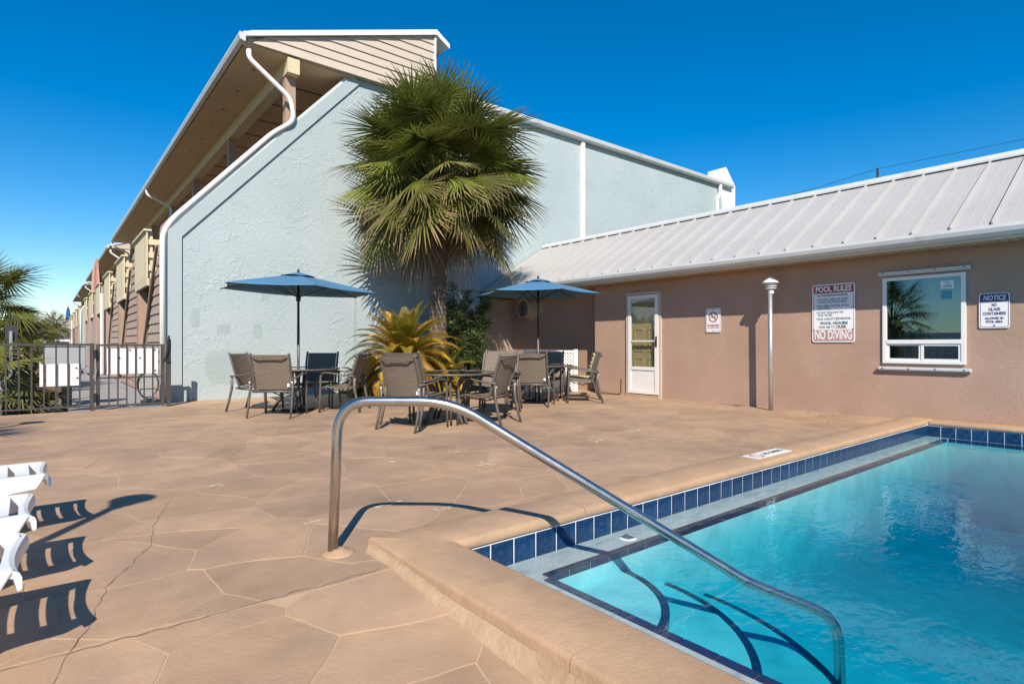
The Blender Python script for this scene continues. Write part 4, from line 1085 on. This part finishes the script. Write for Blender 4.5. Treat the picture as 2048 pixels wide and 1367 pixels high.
o = rrect(.48, .46, .08, 0, .05).build('back_cushion', 'cushion_dots', cc, bevel=.02); o.location = (0, -.165, .66); o.rotation_euler = (R(90 + 17), 0, 0)

def umbrella(x, y, label, zt=2.16, rad=1.18, rz=0.0, tilt=(0, 0)):
    t = empty('patio_umbrella', (x, y, 0)); tag(t, label, 'umbrella', 'blue patio umbrellas')
    MB().lathe([(.26, 0), (.26, .025), (.24, .04), (.07, .06), (.045, .10), (.045, .25), (.03, .25)], 28).build('base', 'black_metal', t)
    MB().tube([(0, 0, .08), (0, 0, 1.32)], .021, 12).build('lower_pole', 'frame_taupe', t, smooth=True)
    MB().tube([(0, 0, 1.3), (0, 0, zt - .03)], .019, 12).build('upper_pole', 'black_metal', t, smooth=True)


    nr = 6; sag = .018; drop = .25; seg = 10; rings = 8
    def pt(a, q):
        # a in units of rib index, q 0..1 from hub to rim
        k = math.floor(a); f = a - k
        A0 = rz + 2 * math.pi * k / nr; A1 = rz + 2 * math.pi * (k + 1) / nr
        rr = rad * q
        p0 = Vector((math.cos(A0), math.sin(A0), 0)) * rr; p1 = Vector((math.cos(A1), math.sin(A1), 0)) * rr
        p = p0.lerp(p1, f); sg = 4 * f * (1 - f)
        p *= 1 - .05 * sg * q
        z = zt - drop * (q ** 1.12) - sag * sg * q * (1 - .35 * q)
        z += p.x * tilt[0] + p.y * tilt[1]
        return Vector((p.x, p.y, z))
    for k in range(nr):      # each gore
        V = []
        for j in range(rings + 1):
            for i in range(seg + 1): V.append(pt(k + i / seg * .99999, .13 + .87 * j / rings))
        V2 = [v - Vector((0, 0, .004)) for v in V]; n0 = len(V); s1 = seg + 1
        F = [(j * s1 + i, (j + 1) * s1 + i, (j + 1) * s1 + i + 1, j * s1 + i + 1) for j in range(rings) for i in range(seg)]
        E_ = [(rings * s1 + i, rings * s1 + i + n0, rings * s1 + i + 1 + n0, rings * s1 + i + 1) for i in range(seg)]
        MB().add(V + V2, F + [tuple(q + n0 for q in f[::-1]) for f in F] + E_).build('canopy_panel', 'umbrella_blue', t, smooth=True)
        e = pt(k, 1.0); m_ = pt(k, .5)
        rb = MB().tube([Vector((0, 0, zt - .035)), m_ - Vector((0, 0, .012)), e - Vector((0, 0, .012))], .008, 6).build('rib', 'black_metal', t)
        MB().tube([Vector((0, 0, zt - .36)), m_ - Vector((0, 0, .016))], .007, 6).build('strut', 'black_metal', rb)
    # vent cap
    V = [Vector((0, 0, zt + .045))]; n_ = 36
    for j, (q, dz) in enumerate(((.10, .03), (.2, .018), (.235, .012))):
        for i in range(n_):
            a = i / n_ * nr; p = pt(a * .9999, q); V.append(p + Vector((0, 0, dz + (.02 * math.sin(math.pi * (a % 1)) if j == 2 else 0))))
    F = [(0, 1 + i, 1 + (i + 1) % n_) for i in range(n_)] + [(1 + j * n_ + i, 1 + (j + 1) * n_ + i, 1 + (j + 1) * n_ + (i + 1) % n_, 1 + j * n_ + (i + 1) % n_) for j in range(2) for i in range(n_)]
    MB().add(V, F).build('vent_cap', 'umbrella_blue', t, smooth=True)
    MB().lathe([(.012, zt + .03), (.022, zt + .06), (.012, zt + .085), (.002, zt + .09)], 12).build('finial', 'black_metal', t)
    MB().lathe([(.021, zt - .42), (.036, zt - .42), (.036, zt - .33), (.021, zt - .33)], 12).build('slider', 'black_metal', t)
    return t
umbrella(*T1, 'open blue umbrella over the table by the blue stucco wall', zt=2.13, rad=1.23, rz=R(-39.1), tilt=(-.025, .02))
umbrella(*T3, 'open blue umbrella over the table near the recessed tan wall', zt=2.21, rad=1.13, rz=R(9))

# white lattice screen
ls = empty('lattice_screen', (8.2, 9.55, 0), math.atan2(-.52, .9)); tag(ls, 'low white lattice screen standing in front of the recessed wall', 'screen')
LW, LH = 1.04, .86
lm = MB()
for s_ in (-1, 1):
    c0 = -LH
    while c0 < LW:
        x0, x1 = c0, c0 + LH; z0, z1 = 0.0, LH
        if x0 < 0: z0 += -x0; x0 = 0
        if x1 > LW: z1 -= x1 - LW; x1 = LW
        if x1 > x0 + .01:
            a_, b_ = ((x0, z0), (x1, z1)); h_ = .0165
            if s_ < 0: a_, b_ = (LW - x0, z0), (LW - x1, z1)
            yy = .0 if s_ > 0 else .007
            lm.prism([(a_[0] - h_, yy, a_[1] + .02 + h_ * .0), (a_[0] + h_, yy, a_[1] + .02), (b_[0] + h_, yy, b_[1] + .02), (b_[0] - h_, yy, b_[1] + .02)], (0, .006, 0))
        c0 += .075
lm.build('lattice', 'white_paint', ls)
fr = MB(); fr.box(-.01, LW + .01, -.012, .02, LH, LH + .045); fr.box(-.01, LW + .01, -.012, .02, -.0, .04); fr.build('frame', 'white_paint', ls)
for x in (-.04, LW + .04): bx('post', 'white_paint', ls, x - .04, x + .04, -.04, .04, 0, .93)

# sun loungers (foot ends reach into view)
def make_lounger():
    t = empty('sun_lounger')
    L_, Wd, H = 1.9, .48, .33
    sm = []
    def slat(x0, x1, zf):
        V = []; n_ = 8
        for xx in (x0, x1):
            for i in range(n_ + 1):
                q = i / n_ * 2 - 1; V.append((xx, q * (Wd / 2 - .055), zf(xx) - .012 * (1 - q * q)))
        V2 = [(a, b, c - .016) for a, b, c in V]; k = n_ + 1; n0 = len(V)
        F = [(i, k + i, k + i + 1, i + 1) for i in range(n_)]
        F2 = [tuple(q + n0 for q in f[::-1]) for f in F]
        S = [(i, i + 1, n0 + i + 1, n0 + i) for i in range(n_)] + [(k + i + 1, k + i, n0 + k + i, n0 + k + i + 1) for i in range(n_)]
        return MB().add(V, F + []).add([], []) if False else MB().add(V + V2, F + F2 + S)
    zf = lambda x: H if x > -1.15 else H + (-1.15 - x) * .75
    x = -.088
    sn = 0
    while x > -1.85:
        slat(x - .06, x, zf).build('slat', 'white_plastic', t); x -= .09
    # curved foot lip
    V = []; n_ = 10; prof = [(-.058, 0.0), (-.02, -.002), (-.006, -.010), (.0, -.025), (.0, -.06), (-.010, -.066), (-.02, -.025), (-.058, -.018)]
    for (px_, pz) in prof:
        for i in range(n_ + 1):
            q = i / n_ * 2 - 1; V.append((px_ - .022 * (1 - q * q) * (1 if px_ > -.05 else 0), q * (Wd / 2 - .01), H + pz - .010 * (1 - q * q)))
    k = n_ + 1; m_ = len(prof)
    F = [(j * k + i, j * k + i + 1, ((j + 1) % m_) * k + i + 1, ((j + 1) % m_) * k + i) for j in range(m_) for i in range(n_)]
    F += [tuple(j * k for j in range(m_)), tuple(j * k + n_ for j in range(m_))[::-1]]
    MB().add(V, F).build('foot_lip', 'white_plastic', t, smooth=False)
    for s_ in (-1, 1):
        y = s_ * (Wd / 2 - .028)
        pl_ = [(-.02, H + .0), (-.06, H - .075), (-.16, H - .085), (-.20, H - .10), (-.225, H - .2), (-.235, 0), (-.31, 0), (-.32, H - .15), (-.36, H - .085), (-1.3, H - .085), (-1.33, 0), (-1.41, 0), (-1.42, H - .085), (-1.86, H + .42), (-1.87, H + .535), (-1.15, H + .004)]
        MB().prism([(a, y - .026, b) for a, b in pl_], (0, .052, 0)).build('side_frame', 'white_plastic', t, bevel=.008)
    return t
l0 = make_lounger()
for i, (x, y, lab) in enumerate(((.02, 4.19, 'white plastic slatted lounger on the fence side of the three'), (-.03, 3.28, 'white plastic slatted lounger in the middle of the three'), (-.05, 2.56, 'white plastic slatted lounger on the pool steps side of the three'))):
    o = l0 if i == 0 else copy_tree(l0); o.location = (x, y, deckz(x, y)); tag(o, lab, 'lounger', 'white pool loungers'); o.rotation_euler = (0, 0, R((2, 1, -1)[i]))

# deck posts standing left of the loungers: only their shadows reach the deck in view
for i, (tx, ty, hh) in enumerate(((.52, 4.65, 2.3), (-.05, 10.0, 2.3))):
    k = (hh + .24) / math.tan(R(SUN_EL)); lamp_post(tx - SH.x * k, ty - SH.y * k, ('tall lamp post standing behind the loungers', 'tall lamp post standing towards the fence beyond the loungers')[i], hh)

# ================================================================== PLANTS
def leaflet(mb, p0, d, side, nrm_, L_, w_, droop, tipv, segs=4, vary=.5, t0=0.0):
    V = []; A = []
    for j in range(segs + 1):
        q = j / segs; p = p0 + d * (L_ * q) + Vector((0, 0, -1)) * (droop * L_ * q ** 2.2)
        ww = w_ * (1 - q ** 2.2) * (.55 + .45 * min(1, q * 4)) + .0008
        V += [p - side * ww, p + nrm_ * ww * .35, p + side * ww]; A += [min(1, max(0, t0 + tipv * q))] * 3
    F = []
    for j in range(segs):
        for i in range(2): F.append((j * 3 + i, j * 3 + i + 1, (j + 1) * 3 + i + 1, (j + 1) * 3 + i))
    mb.add(V, F, A, vary)
def fan_frond(mb, base, az, el, Lp, Rb, r, droop=.35, tipv=1.0, n=34, t0=0.0):
    d = Vector((math.cos(az) * math.cos(el), math.sin(az) * math.cos(el), math.sin(el))); P_ = []; p = Vector(base)
    for j in range(7):
        P_.append(p.copy()); p = p + d * (Lp / 6); d = (d + Vector((0, 0, -.05 - .05 * max(0, math.cos(el))))).normalized()
    k0 = len(mb.v); mb.tube(P_, [.022, .018, .015, .013, .012, .011, .01], 5)
    for q in range(k0, len(mb.v)): mb.a[q] = .25 + t0 * .5
    S = d.cross(Vector((0, 0, 1)))
    if S.length < .1: S = Vector((math.sin(az), -math.cos(az), 0))
    S.normalize(); N = S.cross(d).normalized(); roll = r.uniform(-.8, .8); S, N = S * math.cos(roll) + N * math.sin(roll), N * math.cos(roll) - S * math.sin(roll)
    c = P_[-1]; vary = r.random()
    for i in range(n):
        a = R(-128 + 256 * i / (n - 1)) + r.uniform(-.03, .03)
        ld = (d * math.cos(a) + S * math.sin(a) - N * (.10 + .22 * abs(math.sin(a)))).normalized()
        sd = (S * math.cos(a) - d * math.sin(a)).normalized()
        ln = Rb * (.72 + .28 * math.cos(a * .9)) * r.uniform(.88, 1.08)
        leaflet(mb, c + d * (.10 * math.cos(a)), ld, sd, N, ln, .022 * Rb, droop * r.uniform(.6, 1.5), tipv * r.uniform(.6, 1.15), 5, min(1, max(0, vary + r.uniform(-.2, .2))), t0)
def sabal(name, x, y, z0, ht, label, group, nf=46, scale=1.0, seed=1, skirt=True, lean=(0, 0), detail=34, rtrunk=.18):
    r = random.Random(seed); t = empty(name, (x, y, z0)); tag(t, label, 'palm', group)
    top_ = Vector((lean[0], lean[1], ht)); P_ = [Vector((0, 0, -.1)).lerp(top_, i / 10) + Vector((r.uniform(-.01, .01), r.uniform(-.01, .01), 0)) for i in range(11)]
    tr = MB()
    n_ = 16; rows_ = int(ht / .05); V = []
    for j in range(rows_ + 1):
        c = Vector((0, 0, -.1)).lerp(top_, j / rows_)
        for i in range(n_):
            rr = rtrunk * (1.12 - .12 * min(1, j / rows_ * 3)) * (1 + (.05 if j % 2 else 0) + r.uniform(-.03, .03)); a = 2 * math.pi * i / n_
            V.append(c + Vector((math.cos(a), math.sin(a), 0)) * rr)
    tr.add(V, [(j * n_ + i, j * n_ + (i + 1) % n_, (j + 1) * n_ + (i + 1) % n_, (j + 1) * n_ + i) for j in range(rows_) for i in range(n_)])
    trunk = tr.build('trunk', 'bark', t)
    bt = MB()      # old leaf bases under the crown
    for k in range(26):
        a = r.uniform(0, 6.28); z = ht - r.uniform(0, .75) * scale; c = Vector((0, 0, 0)).lerp(top_, z / ht); d = Vector((math.cos(a), math.sin(a), 0))
        bt.tube([c + d * rtrunk * .8, c + d * (rtrunk * 1.3) + Vector((0, 0, .12)), c + d * (rtrunk * 1.75) + Vector((0, 0, .30))], [.05, .04, .015], 5)
    bt.build('leaf_base', 'boot', trunk)
    ga = 2.39996
    for k in range(nf):
        f = k / (nf - 1)                     # 0 young and upright .. 1 old and hanging
        el = R(84 - 98 * f ** .85) + r.uniform(-.25, .25); az = k * ga + r.uniform(-.25, .25)
        mb = MB(); zb = ht + .25 * scale - .45 * f * scale
        c = top_ + Vector((math.cos(az) * rtrunk * .4, math.sin(az) * rtrunk * .4, zb - ht))
        fan_frond(mb, c, az, el, scale * r.uniform(.78, 1.3) * (1.0 - .1 * f), scale * r.uniform(.62, .88), r, droop=.07 + .09 * f, tipv=.65 + .35 * f, n=detail, t0=0 if f < .6 else .15)
        mb.build('frond', 'palm_leaf' if f < .72 else 'palm_leaf_old', t)
    if skirt:
        for k in range(5):
            az = r.uniform(0, 6.28) if k else math.pi + .5; mb = MB()
            fan_frond(mb, top_ + Vector((math.cos(az) * rtrunk, math.sin(az) * rtrunk, -.15)), az, R(-48 - r.uniform(0, 18)), scale * .75, scale * .6, r, droop=.5, tipv=.8, n=20, t0=.4)
            mb.build('dead_frond', 'palm_leaf_dead', t)
    return t
sabal('cabbage_palm', 6.53, 10.55, 0, 4.32, 'tall cabbage palm with a full round crown in front of the blue wall', None, nf=150, scale=1.25, seed=3, detail=40)

def pinnate(mb, base, az, el, L_, r, bend=1.0, w_=.16, tipv=.8, t0=0.0):
    d = Vector((math.cos(az) * math.cos(el), math.sin(az) * math.cos(el), math.sin(el))); p = Vector(base); P_ = []; n_ = 24
    for j in range(n_ + 1):
        P_.append((p.copy(), d.copy())); p = p + d * (L_ / n_); d = (d + Vector((0, 0, -.055 * bend * (.4 + 1.2 * j / n_)))).normalized()
    mb.tube([q[0] for q in P_], [.011 * (1 - .7 * j / n_) for j in range(n_ + 1)], 4); vary = r.random()
    for j in range(2 * n_ - 3):
        f = (j + 3) / (2 * n_); i0 = f * n_; i = min(n_ - 1, int(i0)); c = P_[i][0].lerp(P_[i + 1][0], i0 - i); dd = P_[i][1]
        S = dd.cross(Vector((0, 0, 1)));
        if S.length < .05: S = Vector((math.sin(az), -math.cos(az), 0))
        S.normalize(); N = S.cross(dd).normalized()
        ll = w_ * math.sin(math.pi * min(1, .12 + f * .92)) ** .6 * r.uniform(.9, 1.08)
        for s_ in (-1, 1):
            ld = (S * s_ * .8 + dd * .55 + N * .38).normalized(); sd = dd
            leaflet(mb, c, ld, sd, N, ll, .0092, .12, tipv, 2, min(1, max(0, vary + r.uniform(-.15, .15))), t0 + .35 * f)
def sago(x, y, z, ht, L_, nf, label, seed, gold=.55, group=None):
    r = random.Random(seed); t = empty('sago_palm', (x, y, z)); tag(t, label, 'plant', group)
    V = []; n_ = 14; rows_ = max(4, int(ht / .05)); tr = MB()
    for j in range(rows_ + 1):
        for i in range(n_):
            rr = (.13 + .03 * (j % 2)) * r.uniform(.9, 1.1) * (L_ / .95); a = 2 * math.pi * i / n_; V.append((rr * math.cos(a), rr * math.sin(a), ht * j / rows_ - .05))
    tr.add(V, [(j * n_ + i, j * n_ + (i + 1) % n_, (j + 1) * n_ + (i + 1) % n_, (j + 1) * n_ + i) for j in range(rows_) for i in range(n_)] + [tuple(range(rows_ * n_, rows_ * n_ + n_))])
    tr.build('trunk', 'boot', t)
    for k in range(nf):
        f = k / nf; el = R(80 - 105 * f) + r.uniform(-.12, .12); az = k * 2.39996 + r.uniform(-.2, .2); mb = MB()
        pinnate(mb, (math.cos(az) * .06, math.sin(az) * .06, ht - .12 * f), az, el, L_ * r.uniform(.85, 1.12), r, bend=.9 + .7 * f, w_=.17 * L_ / .95, tipv=r.uniform(.35, .8), t0=.15 * f)
        mb.build('frond', 'sago_leaf_gold' if r.random() < gold * (.35 + f) else 'sago_leaf', t)
    return t
sago(5.42, 10.0, .02, .80, 1.08, 135, 'large golden sago palm with arching yellowed fronds at the foot of the cabbage palm', 11, gold=.6)
sago(6.25, 9.95, .02, .32, .8, 60, 'smaller green and gold sago palm between the big sago and the dark shrub', 12, gold=.35)
sago(5.02, 10.75, .02, .25, .62, 36, 'small green sago palm close to the blue wall', 13, gold=.15)

def bush(name, x, y, z, rx, ry, rz_, nl, label, cat, m, seed, lw=.012, ll=.11, stems=9, group=None):
    r = random.Random(seed); t = empty(name, (x, y, z)); tag(t, label, cat, group); stm = MB(); fo = MB()
    tips = []
    for k in range(stems):
        a = r.uniform(0, 6.28); q = r.uniform(.2, .95); e = Vector((math.cos(a) * rx * q, math.sin(a) * ry * q, rz_ * r.uniform(1.2, 1.95)))
        P_ = [Vector((math.cos(a) * .06, math.sin(a) * .06, 0)), e * .45 + Vector((0, 0, .1 * rz_)), e]; stm.tube(P_, [.014, .010, .004], 5); tips.append(P_)
        for b in range(5):
            f = r.uniform(.3, .95); s0 = P_[0].lerp(P_[1], f * 2) if f < .5 else P_[1].lerp(P_[2], f * 2 - 1)
            s1 = s0 + Vector((r.uniform(-1, 1) * rx * .5, r.uniform(-1, 1) * ry * .5, r.uniform(.05, .6) * rz_)); stm.tube([s0, s1], [.006, .003], 4); tips.append([s0, s0.lerp(s1, .5), s1])
    stm.build('stem', 'bark', t)
    for k in range(nl):
        P_ = tips[r.randrange(len(tips))]; f = r.random() ** .6; s0 = P_[0].lerp(P_[1], f * 2) if f < .5 else P_[1].lerp(P_[2], f * 2 - 1)
        if s0.z < .12 * rz_ and r.random() < .6: continue
        s0 = s0 + Vector((r.gauss(0, .045 * rx + .01), r.gauss(0, .045 * ry + .01), r.gauss(0, .03)))
        d = Vector((r.uniform(-1, 1), r.uniform(-1, 1), r.uniform(-.25, 1.1))).normalized(); S = d.cross(Vector((r.uniform(-1, 1), r.uniform(-1, 1), r.uniform(-1, 1)))).normalized()
        leaflet(fo, s0, d, S, S.cross(d), ll * r.uniform(.7, 1.25), lw, .12, r.uniform(.2, 1), 2, r.random(), 0.01)
    fo.build('foliage', m, t); return t
bush('oleander_shrub', 7.45, 10.85, .02, .8, .5, 1.05, 9000, 'dark narrow leaved shrub between the cabbage palm and the recessed wall', 'shrub', 'shrub_leaf', 5, lw=.011, ll=.15, stems=16)
bush('low_plant', 5.0, 11.3, .02, .35, .25, .16, 700, 'low dark ground plant at the foot of the blue wall', 'plant', 'shrub_leaf', 6, lw=.012, ll=.05, stems=10)
# beyond the fence
sabal('cabbage_palm', -1.3, 17.0, -.75, 2.25, 'cabbage palm with a ragged crown beyond the picket fence', 'palms beyond the fence', nf=90, scale=.9, seed=8, detail=28)
sabal('cabbage_palm', -1.2, 12.1, -.75, .95, 'low young cabbage palm spreading fans over the timber rail', 'palms beyond the fence', nf=30, scale=.72, seed=15, detail=26, skirt=False)
sabal('cabbage_palm', -.55, 45, -.75, 2.1, 'bushy cabbage palm between the fence and the white house', 'palms beyond the fence', nf=70, scale=.8, seed=9, detail=24)
sabal('cabbage_palm', .15, 52, -.75, 3.0, 'slender leaning cabbage palm in front of the white house', 'palms beyond the fence', nf=60, scale=.62, seed=10, detail=22, lean=(.4, 0), rtrunk=.11)
for i, (x, y, rx, ry, rz_, lab) in enumerate(((-.6, 13.6, .8, .6, .65, 'tangled hedge shrub just behind the timber rail'), (-1.7, 14.2, 1.2, .9, 1.0, 'broad dark shrub beyond the timber rail'), (-.3, 16.6, .8, .9, .7, 'rounded shrub beside the walkway'), (-1.6, 20, 1.3, 1.2, 1.0, 'large dark shrub under the ragged palm'), (-.9, 30, 1.2, 1.5, .9, 'leafy shrub far along the walkway'))):
    bush('hedge_shrub', x, y, -.75, rx, ry, rz_, 7000, lab, 'shrub', 'hedge_leaf', 50 + i, lw=.026, ll=.10, stems=26, group='shrubs beyond the fence')

sabal('cabbage_palm', -2.75, 6.6, 0, 1.7, 'cabbage palm standing on the deck behind the loungers', None, nf=44, scale=.75, seed=22, detail=24)
vf = empty('vinyl_fence', (-5.6, 3, 0)); tag(vf, 'white vinyl board fence along the far side of the loungers', 'fence')
vb = MB().box(-.02, .02, 0, .27, .05, 1.45).mesh('fence_board', 'white_plastic')
for i in range(48):
    o = put('fence_board', vb, vf); o.location = (0, -7 + i * .278, 0)
for i in range(7): bx('fence_post', 'white_plastic', vf, -.06, .06, -7.06 + i * 2.22, -6.94 + i * 2.22, -.05, 1.55)

# far houses
def house_far(name, x, y, w_, d_, h_, label, wallm, roofm, rh):
    t = empty(name, (x, y, -.75)); tag(t, label, 'house')
    bx('wall', wallm, t, -w_ / 2, w_ / 2, 0, d_, 0, h_)
    MB().prism([(-w_ / 2 - .3, -.3, h_), (w_ / 2 + .3, -.3, h_), (0, -.3, h_ + rh)], (0, d_ + .6, 0)).build('roof', roofm, t)
    for fx_ in (-.3, .05, .32):
        for z in ((1.0, 2.2),) if h_ < 4 else ((1.0, 2.2), (3.9, 5.2)):
            f = bx('window', 'white_paint', t, fx_ * w_ - .5, fx_ * w_ + .5, -.05, -.005, z[0], z[1]); bx('pane', 'dark_room', f, fx_ * w_ - .4, fx_ * w_ + .4, -.07, -.052, z[0] + .1, z[1] - .1)
    return t
house_far('beach_house', .35, 66, 3.0, 8, 2.6, 'small white house with grey gable roof at the end of the walkway', 'house_white', 'house_roof', 1.2)
house_far('beach_house', .3, 112, 5.5, 10, 5.0, 'tall white and teal house with pale roof beyond the small white house', 'house_teal', 'house_white', 1.9)

# folded umbrellas on balconies
def folded(x, y, z, h_, m, label):
    t = empty('folded_umbrella', (x, y, z)); tag(t, label, 'umbrella')
    MB().tube([(0, 0, 0), (0, 0, h_)], .022, 8).build('pole', 'frame_taupe', t)
    n_ = 18; V = []; pr_ = [(.05, .30), (.16, .36), (.17, .5), (.14, .72), (.10, .88), (.05, .97), (.005, 1.0)]
    for (rr, q) in pr_:
        for i in range(n_): a = 2 * math.pi * i / n_; k = rr * (1 + (.28 if i % 3 == 0 else -.08)); V.append((k * math.cos(a), k * math.sin(a), q * h_))
    MB().add(V, [(j * n_ + i, j * n_ + (i + 1) % n_, (j + 1) * n_ + (i + 1) % n_, (j + 1) * n_ + i) for j in range(len(pr_) - 1) for i in range(n_)]).build('canopy', m, t)
folded(1.95, 34.2, 2.46, 2.75, 'umbrella_pink', 'folded pinkish umbrella standing on a motel balcony')
folded(1.85, 74.0, 2.46, 2.5, 'umbrella_deep', 'folded deep blue umbrella on a far motel balcony')

# dry leaf litter on the deck
lf_r = random.Random(77); lm_ = MB()
for k in range(46):
    x = lf_r.uniform(.3, 8.6); y = lf_r.uniform(2.9, 9.8)
    if lf_r.random() < .4: x, y = 9.0 - abs(lf_r.gauss(0, .18)), lf_r.uniform(3, 8.2)
    a = lf_r.uniform(0, 6.28); L_ = lf_r.uniform(.02, .06); d = Vector((math.cos(a), math.sin(a), lf_r.uniform(.0, .3))); sd = Vector((-math.sin(a), math.cos(a), .2))
    leaflet(lm_, Vector((x, y, .004)), d, sd, Vector((0, 0, 1)), L_, L_ * .18, -.1, .8, 2, lf_r.random(), .2)
struct(lm_.build('leaf_litter', 'palm_leaf_dead'), 'stuff')
tw = MB()
for k in range(7):
    a = lf_r.uniform(-.6, .6); tw.tube([(9.02, 5.15, .01), (9.0 - .1 * k * .3, 5.15 + .16 * math.sin(a * 3) , .03), (8.98 - .02 * k, 5.15 + .3 * math.sin(a * 3), .02 + .03 * abs(a))], [.004, .003, .0015], 4)
tag(tw.build('dry_twig', 'bark'), 'small dry twig lying at the foot of the wall under the no smoking sign', 'twig')
